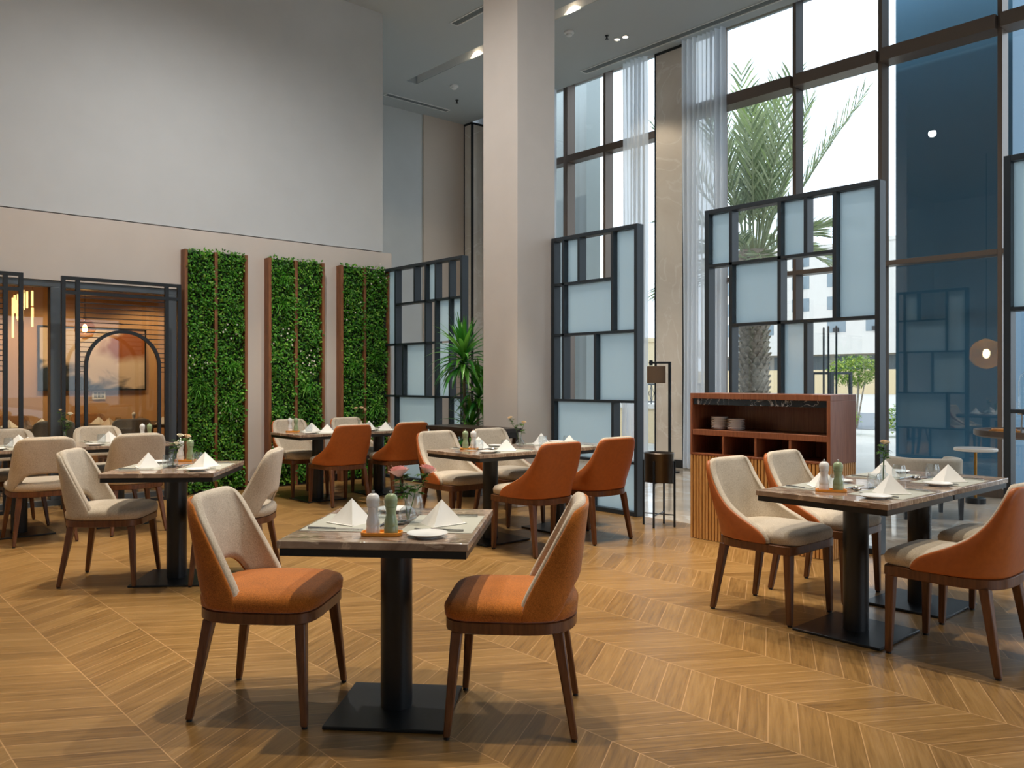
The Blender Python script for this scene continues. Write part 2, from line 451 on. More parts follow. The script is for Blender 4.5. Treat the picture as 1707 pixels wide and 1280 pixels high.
M_bwin = plain('grey_shutter', srgb(120, 134, 142), 0.4)
M_ground = plain('pale_paving', srgb(190, 186, 178), 0.9, noise=0.05, nscale=2)
M_road = plain('asphalt', srgb(120, 124, 128), 0.9)
M_bush = leaf_mat('bush_leaves', [srgb(70, 110, 40), srgb(130, 160, 60), srgb(190, 200, 100)], 0.5, 0.3)

def painting_mat():
    m, nt, b = new_mat('abstract_painting')
    b.inputs['Roughness'].default_value = 0.6
    L = nt.links.new
    tc = N(nt, 'ShaderNodeTexCoord'); sx = N(nt, 'ShaderNodeSeparateXYZ'); L(tc.outputs['Generated'], sx.inputs[0])
    nz = N(nt, 'ShaderNodeTexNoise'); nz.inputs['Scale'].default_value = 3.2; nz.inputs['Detail'].default_value = 7; nz.inputs['Distortion'].default_value = 1.2
    L(tc.outputs['Generated'], nz.inputs['Vector'])
    def M(op, a, c=None, d=None):
        n = N(nt, 'ShaderNodeMath', operation=op)
        for i, q in enumerate((a, c, d)):
            if q is None: continue
            if isinstance(q, (int, float)): n.inputs[i].default_value = q
            else: L(q, n.inputs[i])
        return n.outputs[0]
    n_ = M('SUBTRACT', nz.outputs['Fac'], 0.5)
    # dark blue wash in the lower left
    low = M('SUBTRACT', 0.50, M('ADD', M('ADD', sx.outputs[2], M('MULTIPLY', sx.outputs[0], 0.42)), M('MULTIPLY', n_, 0.7)))
    lowf = M('MULTIPLY', low, 6.0)
    # rust cloud in the upper right
    dx = M('SUBTRACT', sx.outputs[0], 0.86); dz = M('SUBTRACT', sx.outputs[2], 0.78)
    rr = M('SQRT', M('ADD', M('MULTIPLY', dx, dx), M('MULTIPLY', dz, dz)))
    ru = M('MULTIPLY', M('SUBTRACT', 0.36, M('ADD', rr, M('MULTIPLY', n_, 0.5))), 5.0)
    c1 = N(nt, 'ShaderNodeMix', data_type='RGBA'); c1.clamp_factor = True; L(lowf, c1.inputs[0]); c1.inputs[6].default_value = srgb(206, 186, 164); c1.inputs[7].default_value = srgb(34, 48, 62)
    c2 = N(nt, 'ShaderNodeMix', data_type='RGBA'); c2.clamp_factor = True; L(ru, c2.inputs[0]); L(c1.outputs[2], c2.inputs[6]); c2.inputs[7].default_value = srgb(140, 76, 30)
    L(c2.outputs[2], b.inputs['Base Color'])
    return m
M_paint = painting_mat()

# ------------------------------------------------------------------ room shell
ZC = 6.43
o = MB().box(-4, 6.36, -4, 9.8, -0.06, 0).build('floor', M_floor, smooth=False); struct(o)
o = MB().box(6.36, 10.75, -4, 13.2, -0.06, 0).box(-2, 6.36, 9.8, 13.2, -0.06, 0).build('floor_corridor', M_marble_floor, smooth=False); struct(o)
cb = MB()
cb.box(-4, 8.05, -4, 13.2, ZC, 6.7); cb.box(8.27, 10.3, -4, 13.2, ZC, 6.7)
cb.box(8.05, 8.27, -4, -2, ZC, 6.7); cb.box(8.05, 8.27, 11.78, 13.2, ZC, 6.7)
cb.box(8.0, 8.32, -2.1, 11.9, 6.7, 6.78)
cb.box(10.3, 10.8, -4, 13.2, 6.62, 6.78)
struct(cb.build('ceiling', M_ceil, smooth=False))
# left wall: a taller upper block, and the proud lower wall with the glazed opening of the private room
lw = MB()
lw.box(-4, 6.33, 9.84, 13.2, 3.12, ZC)
struct(lw.build('wall_left', M_wall, smooth=False))
ll = MB()
ll.box(3.53, 6.45, 9.80, 9.98, 0, 3.10); ll.box(-4, 3.53, 9.80, 9.98, 2.39, 3.10); ll.box(6.30, 6.45, 9.98, 13.2, 0, 3.10)
struct(ll.build('wall_lower', M_wall_low, smooth=False))
o = MB().box(3.55, 6.45, 9.775, 9.80, 0, 0.09).build('baseboard_left', M_black, smooth=False); struct(o)
o = MB().box(6.33, 10.6, 13.07, 13.2, 0, ZC).build('wall_back', M_wall, smooth=False); struct(o)
o = MB().box(9.31, 10.3, 13.04, 13.07, 0, ZC).build('wall_panel', M_wall_far, smooth=False); struct(o)
o = MB().box(-4.15, 2.0, -4.15, -4, 0, 6.78).box(7.0, 10.75, -4.15, -4, 0, 6.78).box(2.0, 7.0, -4.15, -4, 0, 0.3).box(2.0, 7.0, -4.15, -4, 3.0, 6.78).build('wall_rear', M_wall, smooth=False); struct(o)
m = MB()
for x in (2.0, 3.67, 5.33, 7.0): m.box(x - 0.03, x + 0.03, -4.15, -4.0, 0.3, 3.0)
m.box(2, 7, -4.15, -4.0, 0.3, 0.36); m.box(2, 7, -4.15, -4.0, 2.94, 3.0)
o = m.build('window_21', M_bronze, smooth=False); struct(o)  # unseen window, added to let cool fill light in from behind
o = MB().box(-4.15, -4, -4, 13.2, 0, 6.78).build('wall_side', M_wall, smooth=False); struct(o)
o = MB().box(10.6, 10.8, 12.2, 13.3, 0, 6.78).build('wall_right', M_wall, smooth=False); struct(o)
# private dining room behind the glass
pr = MB()
pr.box(-2.0, 6.30, 13.0, 13.15, 0, 2.95); pr.box(-2.1, -2.0, 9.98, 13.0, 0, 2.95); pr.box(5.6, 5.7, 9.98, 13.0, 0, 2.95)
struct(pr.build('wall_private', M_tan_wall, smooth=False))
o = MB().box(-2.1, 6.30, 9.98, 13.15, 2.95, 3.05).build('ceiling_private', M_tan_wall, smooth=False); struct(o)

# white pillar
o = MB().box(5.80, 6.35, 6.45, 7.01, 0, ZC).build('pillar', M_pillar, bevel=0.006); struct(o, 'white square pillar rising to the ceiling between two dark screens', 'pillar')
# marble-clad columns with black edge trims
def stone_column(x0, x1, y0, y1, label):
    r = MB().box(x0, x1, y0, y1, 0.12, 6.40).build('column', M_stone)
    struct(r, label, 'column')
    t = MB()
    t.box(x0 - 0.012, x0 + 0.03, y0 - 0.012, y0 + 0.022, 0.12, 6.42); t.box(x0 - 0.012, x0 + 0.02, y1 - 0.01, y1 + 0.012, 0.12, 6.42)
    t.box(x0 - 0.012, x1, y0 - 0.012, y1 + 0.012, 6.39, 6.43)
    t.build('edge_trim', M_black, r)
    MB().box(x0 - 0.02, x1 + 0.01, y0 - 0.02, y1 + 0.02, 0, 0.12).build('plinth', M_black, r)
stone_column(10.30, 10.58, 7.68, 8.22, 'tall cream marble column with black edges between the windows')
stone_column(10.30, 10.58, 12.79, 13.03, 'narrow marble column at the far end behind the pillar')

# window wall along X = 10.6
XF, XB = 10.35, 10.55
mull = [-4.0, -1.6, -0.3, 1.0, 2.2, 3.36, 4.72, 5.89, 7.1]
def window(idx, y0, y1, rails, capR=True):
    f = MB()
    f.box(XF, XB, y0 - 0.025, y0 + 0.025, 0, 6.62)
    if capR: f.box(XF, XB, y1 - 0.025, y1 + 0.025, 0, 6.62)
    for (a, b, x) in rails: f.box(x, XB, y0 + 0.025, y1 - 0.025, a, b)
    f.box(XF, XB, y0 + 0.025, y1 - 0.025, 0.0, 0.10); f.box(XF, XB, y0 + 0.025, y1 - 0.025, 6.52, 6.62)
    w = f.build('window_%d' % idx, M_bronze, bevel=0.003)
    struct(w)
    MB().box(10.50, 10.512, y0 + 0.02, y1 - 0.02, 0.05, 6.6).build('pane', M_glass, w, smooth=False)
k = 1
for i in range(len(mull) - 1):
    window(k, mull[i], mull[i + 1], [(5.30, 5.46, 10.28), (2.76, 2.82, XF)], i == len(mull) - 2); k += 1
window(k, 7.15, 7.66, [(5.30, 5.46, 10.28)], True); k += 1
window(k, 8.26, 9.34, [(5.14, 5.26, XF)], False); k += 1
window(k, 9.34, 10.23, [(5.14, 5.26, XF)], True); k += 1
window(k, 10.28, 12.18, [(5.14, 5.26, XF)], True)

# sheer curtains
def curtain(y0, y1, label, x=10.18, waves=9, amp=0.045):
    n = waves * 10; rows = [0.02, 1.6, 3.2, 4.8, 6.4]
    m = MB(); v = []; f = []
    ph = random.random() * 6
    for j, z in enumerate(rows):
        for i in range(n + 1):
            u = i / n
            y = y0 + (y1 - y0) * u + 0.01 * math.sin(u * 9 + z)
            v.append((x + amp * math.sin(2 * math.pi * waves * u + ph) + 0.018 * math.sin(5.3 * u * waves + z * 0.6), y, z))
    for j in range(len(rows) - 1):
        for i in range(n):
            a = j * (n + 1) + i
            f.append((a, a + 1, a + n + 2, a + n + 1))
    m.add(v, f)
    c = m.build('curtain', M_curtain, recalc=False, angle=180)
    tag(c, label, 'curtain')
curtain(6.88, 7.62, 'sheer white floor-length curtain right of the marble column')
curtain(8.30, 8.78, 'sheer white floor-length curtain left of the marble column', waves=6)
curtain(10.30, 10.75, 'narrow sheer white curtain showing beside the white pillar', waves=6)

# ------------------------------------------------------------------ ceiling fittings
sl = thing('slot_light', 'long recessed ceiling slot with two warm spotlights inside', 'ceiling light', (8.16, 4.8, 6.56))
tr = MB().box(-0.108, 0.108, -6.78, 6.96, 0.10, 0.135)
tr.box(-0.108, -0.104, -6.78, 6.96, -0.12, 0.10); tr.box(0.104, 0.108, -6.78, 6.96, -0.12, 0.10)
tr.build('trough', M_plastic, sl, smooth=False)
for y in (10.15, 8.05):
    s_ = MB().lathe([(0.045, 0.10), (0.05, 0.02)], 16, (0, y - 4.8, 0), cap0=True, cap1=False).build('spotlight', M_black, sl)
    MB().lathe([(0.044, 0.03), (0.044, 0.024)], 16, (0, y - 4.8, 0)).build('lamp_face', M_spotface, s_)
    spot(8.16, y, 60, 120, z=6.55, r=0.03)
def vent(x0, x1, y0, y1, label):
    v = thing('air_vent', label, 'air vent', ((x0 + x1) / 2, (y0 + y1) / 2, ZC - 0.001), 0, 'ceiling air vents')
    a, b = (x1 - x0) / 2, (y1 - y0) / 2
    m = MB()
    w = 0.018
    m.box(-a, a, -b, -b + w, -0.012, 0); m.box(-a, a, b - w, b, -0.012, 0); m.box(-a, -a + w, -b + w, b - w, -0.012, 0); m.box(a - w, a, -b + w, b - w, -0.012, 0)
    m.build('frame', M_plastic, v, smooth=False)
    g = MB()
    if a < b:
        for t in (-0.33, 0, 0.33): g.box(t * a - 0.008, t * a + 0.008, -b + w, b - w, -0.008, 0)
    else:
        for t in (-0.33, 0, 0.33): g.box(-a + w, a - w, t * b - 0.008, t * b + 0.008, -0.008, 0)
    g.build('slats', M_vent, v, smooth=False)
    MB().box(-a + w, a - w, -b + w, b - w, -0.003, 0.0005).build('backing', M_vent, v, smooth=False)
vent(9.93, 10.09, 3.2, 9.5, 'long grey slot vent in the ceiling along the window wall')
vent(8.13, 9.53, 12.48, 12.63, 'slot vent in the ceiling along the far back wall')
vent(7.20, 7.34, 8.2, 9.45, 'short slot vent in the ceiling left of the pillar')
def detector(x, y, label):
    t = thing('smoke_detector', label, 'smoke detector', (x, y, ZC), 0, 'smoke detectors')
    MB().lathe([(0.075, 0), (0.075, -0.022), (0.06, -0.03)], 24).build('base', M_plastic, t)
    MB().lathe([(0.045, -0.03), (0.045, -0.055), (0.03, -0.066)], 24).build('sensor', M_plastic, t)
detector(8.70, 8.54, 'white round smoke detector on the ceiling right of the pillar')
detector(8.80, 11.42, 'white round smoke detector on the ceiling left of the pillar')
def sprinkler(x, y, label):
    t = thing('sprinkler', label, 'sprinkler', (x, y, ZC), 0, 'fire sprinklers')
    MB().lathe([(0.03, 0), (0.03, -0.008), (0.012, -0.012), (0.012, -0.045)], 16).build('body', M_black, t)
    MB().lathe([(0.028, -0.052), (0.028, -0.056)], 16).lathe([(0.006, -0.045), (0.006, -0.052)], 8).build('deflector', M_black, t)
sprinkler(9.21, 8.26, 'small dark fire sprinkler on the ceiling beside the paired downlights')
sprinkler(9.29, 11.97, 'small dark fire sprinkler on the ceiling left of the pillar')
def downlight(x, y, label):
    t = thing('downlight', label, 'ceiling light', (x, y, ZC), 0, 'paired downlights')
    MB().lathe([(0.052, 0), (0.052, -0.01), (0.04, -0.01), (0.04, 0)], 20, cap0=False, cap1=False).build('trim_ring', M_plastic, t)
    MB().lathe([(0.04, -0.001), (0.04, -0.005)], 20).build('lamp_face', M_spotface, t)
downlight(9.42, 8.24, 'left one of the two small paired downlights on the ceiling')
downlight(9.44, 8.10, 'right one of the two small paired downlights on the ceiling')

# ------------------------------------------------------------------ metal screens (all in the plane X = 6.275 .. 6.375)
SX0, SX1 = 6.275, 6.375
def screen(label, yl, yr, verts, rails, frosted, base=(6.325, 0, 0)):
    """yl > yr; verts: (Y, z0, z1) bars; rails: (z, Ya, Yb); frosted: (Ya, Yb, z0, z1); all measured from the left end"""
    yc = (yl + yr) / 2
    s = thing('partition_screen', label, 'partition screen', (6.325, yc, 0), 0, 'dark metal partition screens')
    f = MB(); a, b = SX0 - 6.325, SX1 - 6.325
    f.box(a, b, yl - 0.045 - yc, yl - yc, 0, 2.86); f.box(a, b, yr - yc, yr + 0.04 - yc, 0, 2.86)
    f.box(a, b, yr + 0.04 - yc, yl - 0.045 - yc, 2.82, 2.86); f.box(a, b, yr + 0.04 - yc, yl - 0.045 - yc, 0, 0.045)
    f.build('outer_frame', M_screen, s, bevel=0.003)
    for (y, z0, z1) in verts:
        MB().box(a, b, y - 0.016 - yc, y + 0.016 - yc, z0, z1).build('upright', M_screen, s, smooth=False)
    for (z, ya, yb) in rails:
        MB().box(a, b, yb - yc, ya - yc, z - 0.013, z + 0.013).build('rail', M_screen, s, smooth=False)
    for (ya, yb, z0, z1) in frosted:
        MB().box(0.012, 0.020, yb - yc, ya - yc, z0, z1).build('frosted_panel', M_frost, s, smooth=False)
r1, r2, r3, r4 = 0.52, 1.12, 1.815, 2.355
# screen beside the green wall
T = lambda z: z + 0.013
B_ = lambda z: z - 0.013
screen('dark screen with glass panels beside the green wall and tall plant', 9.77, 7.985,
       [(9.45, 0.045, 2.82), (9.0, T(r4), 2.82), (8.755, T(r2), 2.82), (8.536, 0.045, 2.82), (8.242, 0.045, 2.82), (9.27, T(r2), B_(r3))],
       [(r4, 9.43, 8.025), (r3, 9.725, 8.55), (r3, 8.226, 8.025), (r2, 9.725, 8.025)],
       [(9.725, 9.466, T(r3), 2.82), (8.739, 8.552, T(r4), 2.82), (8.52, 8.258, T(r3) + 0, B_(r4)), (8.226, 8.025, T(r3), B_(r4)), (9.254, 8.771, T(r2), B_(r3)), (8.52, 8.258, T(r2), B_(r3)),
        (9.434, 8.552, 0.045, B_(r2)), (8.226, 8.025, 0.045, B_(r2))])
screen('dark screen with glass panels right of the white pillar', 6.43, 5.235,
       [(6.252, T(r2), 2.82), (6.023, T(r4), 2.82), (5.559, T(r3), 2.82), (5.791, T(r2), B_(r3)), (5.553, T(r1), B_(r2)), (5.83, 0.045, B_(r1))],
       [(r4, 6.385, 5.575), (r3, 6.385, 5.275), (r2, 6.385, 5.275), (r1, 6.385, 5.275)],
       [(6.236, 6.039, T(r4), 2.82), (5.543, 5.275, T(r3), 2.82), (6.236, 5.575, T(r3), B_(r4)), (5.775, 5.275, T(r2), B_(r3)), (6.385, 5.569, T(r1), B_(r2)), (5.814, 5.275, 0.045, B_(r1))])
screen('dark screen with glass panels behind the wooden sideboard', 4.452, 2.862,
       [(4.18, 0.045, 2.82), (3.708, 0.045, 2.82), (3.471, T(r4), 2.82), (3.225, T(r3), 2.82), (3.471, 0.045, B_(r3))],
       [(r4, 4.407, 3.241), (r3, 4.164, 2.902)],
       [(4.407, 4.196, T(r4), 2.82), (3.692, 3.487, T(r4), 2.82), (3.209, 2.902, T(r3), 2.82), (4.164, 3.724, T(r3), B_(r4)), (3.692, 3.487, 0.045, B_(r3))])
screen('dark screen with glass panels at the far right edge', 2.015, 0.45,
       [(1.45, T(r3), 2.82), (1.0, 0.045, B_(r2))],
       [(r3, 1.97, 0.49), (r2, 1.97, 0.49)],
       [(1.97, 1.466, T(r3), 2.82), (1.434, 0.49, T(r3), 2.82), (0.984, 0.49, 0.045, B_(r2))])

# ------------------------------------------------------------------ glazed front of the private room and its arch screens
gl = MB()
gl.box(-3.98, 3.53, 9.82, 9.94, 2.32, 2.39); gl.box(-3.98, 3.53, 9.82, 9.94, 0, 0.06)
for x in (2.24, 3.46, 0.4, -1.5): gl.box(x - 0.055, x + 0.055, 9.82, 9.94, 0.06, 2.32)
g = gl.build('window_20', M_gframe, bevel=0.004); struct(g)
MB().box(-3.98, 3.46, 9.875, 9.885, 0.06, 2.32).build('pane', M_glass_in, g, smooth=False)
def arch_screen(x0, x1, y, label):
    xc = (x0 + x1) / 2; h = (x1 - x0) / 2
    s = thing('arch_screen', label, 'metal screen', (xc, y, 0), 0, 'black arch screens')
    w, d = 0.038, 0.04
    f = MB()
    f.box(-h, -h + w, -d / 2, d / 2, 0, 2.41); f.box(h - w, h, -d / 2, d / 2, 0, 2.41)
    f.box(-h + w, h - w, -d / 2, d / 2, 2.375, 2.41); f.box(-h + w, h - w, -d / 2, d / 2, 2.225, 2.26)
    f.box(-h + w, h - w, -d / 2, d / 2, 0.0, 0.035)
    f.build('frame', M_black, s, smooth=False)
    ix = h - 0.155
    for sx_ in (-1, 1):
        MB().box(sx_ * ix - 0.02, sx_ * ix + 0.02, -0.018, 0.018, 0.035, 2.225).build('inner_upright', M_black, s, smooth=False)
        MB().box(sx_ * ix - 0.02, sx_ * ix + 0.02, -0.018, 0.018, 2.26, 2.375).build('bracket', M_black, s, smooth=False)
    ar = h - 0.235; zc = 1.855 - ar
    arc = [(-ar, 0, 0.04)] + [(-ar * math.cos(math.pi * i / 24), 0, zc + ar * math.sin(math.pi * i / 24)) for i in range(25)] + [(ar, 0, 0.04)]
    rings = []
    for i, p in enumerate(arc):
        if i in (0, 1): n = (-1, 0)
        elif i in (25, 26): n = (1, 0)
        else: q = math.pi * (i - 1) / 24; n = (-math.cos(q), math.sin(q))
        a_ = 0.017
        rings.append([(p[0] + n[0] * a_, -0.018, p[2] + n[1] * a_), (p[0] + n[0] * a_, 0.018, p[2] + n[1] * a_), (p[0] - n[0] * a_, 0.018, p[2] - n[1] * a_), (p[0] - n[0] * a_, -0.018, p[2] - n[1] * a_)])
    MB().ring_surface(rings).build('arch', M_black, s)
    z = 2.195; ns = 0
    while z > 1.42:
        if z > 1.855 - 0.01: segs = [(-ix + 0.02, ix - 0.02)]
        else:
            q = ar if z < zc else math.sqrt(max(0, (ar + 0.012) ** 2 - (z - zc) ** 2))
            segs = [(-ix + 0.02, -q), (q, ix - 0.02)]
        for a, b in segs:
            if b - a > 0.01: MB().box(a, b, -0.005, 0.005, z - 0.0045, z + 0.0045).build('thin_slat', M_black, s, smooth=False)
        z -= 0.0515
arch_screen(2.213, 3.43, 9.5, 'black metal screen with an arch before the dining-room glass')
arch_screen(0.65, 1.867, 9.5, 'black metal screen cut by the left edge of the photo')

# ------------------------------------------------------------------ green wall panels
def leaf_quads(m, p, d, up, L, W, mi=0, bend=0.25):
    """one folded leaf from p along d"""
    s_ = d.cross(up)
    if s_.length < 1e-3: s_ = d.cross(Vector((1, 0, 0)))
    s_.normalize(); n = s_.cross(d).normalized()
    a = p; b1 = p + d * L * 0.5 + s_ * W / 2 + n * L * 0.08; b2 = p + d * L * 0.5 - s_ * W / 2 + n * L * 0.08; c = p + d * L - n * L * bend
    mid = p + d * L * 0.5 - n * L * 0.02
    m.add([a, b1, c, b2, mid], [(0, 1, 4), (1, 2, 4), (4, 2, 3), (0, 4, 3)], mi)
def blade(m, p, d0, L, W, droop, n=5, mi=0):
    """long strap leaf that arches over"""
    d = d0.normalized(); pts = []; q = Vector(p)
    side = d.cross(Vector((0, 0, 1)))
    if side.length < 1e-3: side = Vector((1, 0, 0))
    side.normalize()
    for i in range(n + 1):
        t = i / n
        w = W * (0.35 + 1.3 * t if t < 0.5 else 2.0 * (1 - t)) * 0.5
        w = max(w, W * 0.03)
        pts.append((q - side * w, q + Vector((0, 0, -w * 0.35)), q + side * w))
        q = q + d * (L / n)
        d = (d + Vector((0, 0, -droop / n))).normalized()
    v = [p_ for tr_ in pts for p_ in tr_]; f = []
    for i in range(n):
        for j in range(2):
            a = i * 3 + j
            f.append((a, a + 1, a + 4, a + 3))
    m.add(v, f, mi)
def green_panel(x0, x1, label):
    xc = (x0 + x1) / 2; h = (x1 - x0) / 2
    g = thing('green_wall_panel', label, 'green wall panel', (xc, 9.80, 0), 0, 'tall planted wall panels')
    ZT = 2.85
    for a, b in ((-h, -h + 0.035), (h - 0.035, h), (-0.018, 0.018)):
        MB().box(a, b, -0.125 if a != -0.018 else -0.10, -0.002, 0.0, ZT).build('wooden_post', M_cedar, g, smooth=False)
    for a, b in ((-h + 0.035, -0.018), (0.018, h - 0.035)):
        MB().box(a, b, -0.05, -0.002, 0.04, ZT).build('backing_board', M_hedge_back, g, smooth=False)
        m = MB(); fl = MB(); fe = MB()
        bands = [random.uniform(0.1, 2.8) for _ in range(3)]
        for _ in range(3600):
            px = random.uniform(a - 0.004, b + 0.004); pz = random.uniform(0.04, ZT + 0.025)
            bulge = 0.018 * math.sin(pz * 7 + px * 9 + xc) + 0.012 * math.sin(pz * 17 - px * 21)
            p = Vector((px, -0.052 - random.random() * 0.055 - bulge, pz))
            d = Vector((random.uniform(-1, 1), random.uniform(-1.1, -0.05), random.uniform(-0.9, 0.9))).normalized()
            L = random.uniform(0.024, 0.050)
            leaf_quads(m, p, d, Vector((random.uniform(-.4, .4), -1, 0.6)), L, L * random.uniform(0.45, 0.75))
        m.build('foliage', M_hedge, g, recalc=False, smooth=False)
        for z0 in bands[:2]:
            for _ in range(9):
                p = Vector((random.uniform(a + 0.02, b - 0.02), -0.115, z0 + random.gauss(0, 0.07)))
                for k_ in range(5):
                    q = 2 * math.pi * k_ / 5
                    leaf_quads(fl, p, Vector((math.cos(q), -0.35, math.sin(q))).normalized(), Vector((0, -1, 0)), 0.013, 0.010)
        fl.build('white_flowers', M_rose_white, g, recalc=False, smooth=False)
        for z0 in [random.uniform(0.5, 2.6) for _ in range(2)]:
            c0 = Vector(((a + b) / 2, -0.09, z0))
            for _ in range(46):
                d = Vector((random.uniform(-1, 1), random.uniform(-0.9, -0.3), random.uniform(-0.3, 1.0)))
                blade(fe, c0 + Vector((random.uniform(-.06, .06), 0, random.uniform(-.05, .05))), d, random.uniform(0.11, 0.20), 0.013, 1.6, 4)
        fe.build('fern', M_fern, g, recalc=False, angle=180)
green_panel(3.54, 4.30, 'tall planted green wall panel beside the arch screen, leftmost of three')
green_panel(4.57, 5.34, 'tall planted green wall panel standing in the middle of three')
green_panel(5.58, 6.345, 'tall planted green wall panel touching the dark screen, rightmost of three')

# ------------------------------------------------------------------ chairs
def lerp_tab(tab, z):
    if z <= tab[0][0]: return tab[0][1]
    for (a, va), (b, vb) in zip(tab, tab[1:]):
        if z <= b: return va + (vb - va) * (z - a) / (b - a)
    return tab[-1][1]
def closed_shell(m, PO, PI, mi=0):
    nu, nv = len(PO), len(PO[0]); v = []; f = []
    for G in (PO, PI):
        for row in G: v += row
    o = nu * nv; ix = lambda i, j: i * nv + j
    for i in range(nu - 1):
        for j in range(nv - 1):
            f.append((ix(i, j), ix(i + 1, j), ix(i + 1, j + 1), ix(i, j + 1)))
            f.append((o + ix(i, j), o + ix(i, j + 1), o + ix(i + 1, j + 1), o + ix(i + 1, j)))
    for i in range(nu - 1):
        f.append((ix(i, 0), o + ix(i, 0), o + ix(i + 1, 0), ix(i + 1, 0)))
        f.append((ix(i, nv - 1), ix(i + 1, nv - 1), o + ix(i + 1, nv - 1), o + ix(i, nv - 1)))
    for j in range(nv - 1):
        f.append((ix(0, j), ix(0, j + 1), o + ix(0, j + 1), o + ix(0, j)))
        f.append((ix(nu - 1, j), o + ix(nu - 1, j), o + ix(nu - 1, j + 1), ix(nu - 1, j + 1)))
    m.add(v, f, mi)
def back_surface(off, w_, yr_, yf_, z0_, zt_, n_exp, nu, nv, grow=0.0):
    """one skin of a wrap-around chair back, pushed inwards by off; yf_(z) is where its side edge ends"""
    G = []
    for i in range(nu):
        s = -1 + 2 * i / (nu - 1); a = s * math.pi / 2
        r = 1 / (abs(math.sin(a)) ** n_exp + abs(math.cos(a)) ** n_exp) ** (1 / n_exp)
        row = []
        for j in range(nv):
            t = j / (nv - 1)
            zb = z0_(s); zt = zt_(s) + grow
            z = zb + (zt - zb) * t
            w = w_(z) - off; yr = yr_(z) + off; yf = yf_(z) + grow
            D = max(0.012, yf - yr)
            row.append((w * math.sin(a) * r, yr + D - D * math.cos(a) * r, z))
        G.append(row)
    return G
def loops(m, levels, hw, hd, cy, n_exp=4.0, n=32, rear_exp=None):
    rings = []
    for z, ins in levels:
        ring = []
        for i in range(n):
            a = 2 * math.pi * i / n; c, s = math.cos(a), math.sin(a)
            e = rear_exp if (rear_exp and s < 0) else n_exp
            r = 1 / (abs(c) ** e + abs(s) ** e) ** (1 / e)
            ring.append(((hw - ins) * c * r, cy + (hd - ins) * s * r, z))
        rings.append(ring)
    m.ring_surface(rings)
def leg_pair(parent, spec, w0, w1, mat, tip=True):
    for (xt, yt, xb, yb, zt) in spec:
        for sg in (-1, 1):
            l = MB().beam((sg * xb, yb, 0.008), (sg * xt, yt, zt), w1, w1, w1=w0, h1=w0).build('leg', mat, parent, bevel=0.006)
            MB().lathe([(w1 * 0.45, 0), (w1 * 0.45, 0.01)], 10, (sg * xb, yb, 0)).build('floor_glide', M_black, l)
def make_side_chair(outer, seat, lining, label):
    def f():
        c = thing('dining_chair', label, 'chair', group='upholstered side chairs')
        smooth = lambda z: max(0.0, (z - 0.79) / 0.08)
        w_ = lambda z: (0.256 - 0.036 * (z - 0.44) / 0.43) * math.sqrt(max(0.05, 1 - 0.30 * smooth(z) ** 2))
        yr_ = lambda z: -0.246 - 0.052 * (z - 0.44) / 0.43
        yf_ = lambda z: lerp_tab([(0.43, -0.030), (0.50, -0.042), (0.83, -0.222), (0.872, -0.246)], z)
        def hole(s):
            x = abs(s) / 0.54
            return 0.437 + (0.138 * max(0.0, 1 - x ** 4) ** 0.5 if x < 1 else 0)
        zt_ = lambda s: 0.872 - 0.022 * abs(s) ** 5
        nu, nv = 35, 10
        mk = lambda o_, g_=0.0: back_surface(o_, w_, yr_, yf_, hole, zt_, 2.9, nu, nv, g_)
        m = MB(); closed_shell(m, mk(0.0, -0.008), mk(0.016, -0.008))
        m.build('back_shell', outer, c, sub=1)
        m = MB(); closed_shell(m, mk(0.012, 0.004), mk(0.055, 0.004))
        m.build('back_cushion', lining, c, sub=1)
        m = MB(); loops(m, [(0.432, 0.012), (0.44, 0.0), (0.472, -0.003), (0.492, 0.008), (0.505, 0.035), (0.514, 0.09), (0.519, 0.16), (0.521, 0.22)], 0.250, 0.254, 0.004, 5.2, 44, 3.0)
        m.build('seat', seat, c, angle=60)
        m = MB(); loops(m, [(0.388, 0.006), (0.392, 0.0), (0.430, 0.0), (0.433, 0.006)], 0.247, 0.251, 0.003, 5.2, 44, 3.0)
        m.build('seat_frame', M_walnut, c)
        leg_pair(c, [(0.196, 0.20, 0.248, 0.232, 0.392), (0.178, -0.178, 0.226, -0.240, 0.392)], 0.044, 0.026, M_walnut)
        return c
    return f
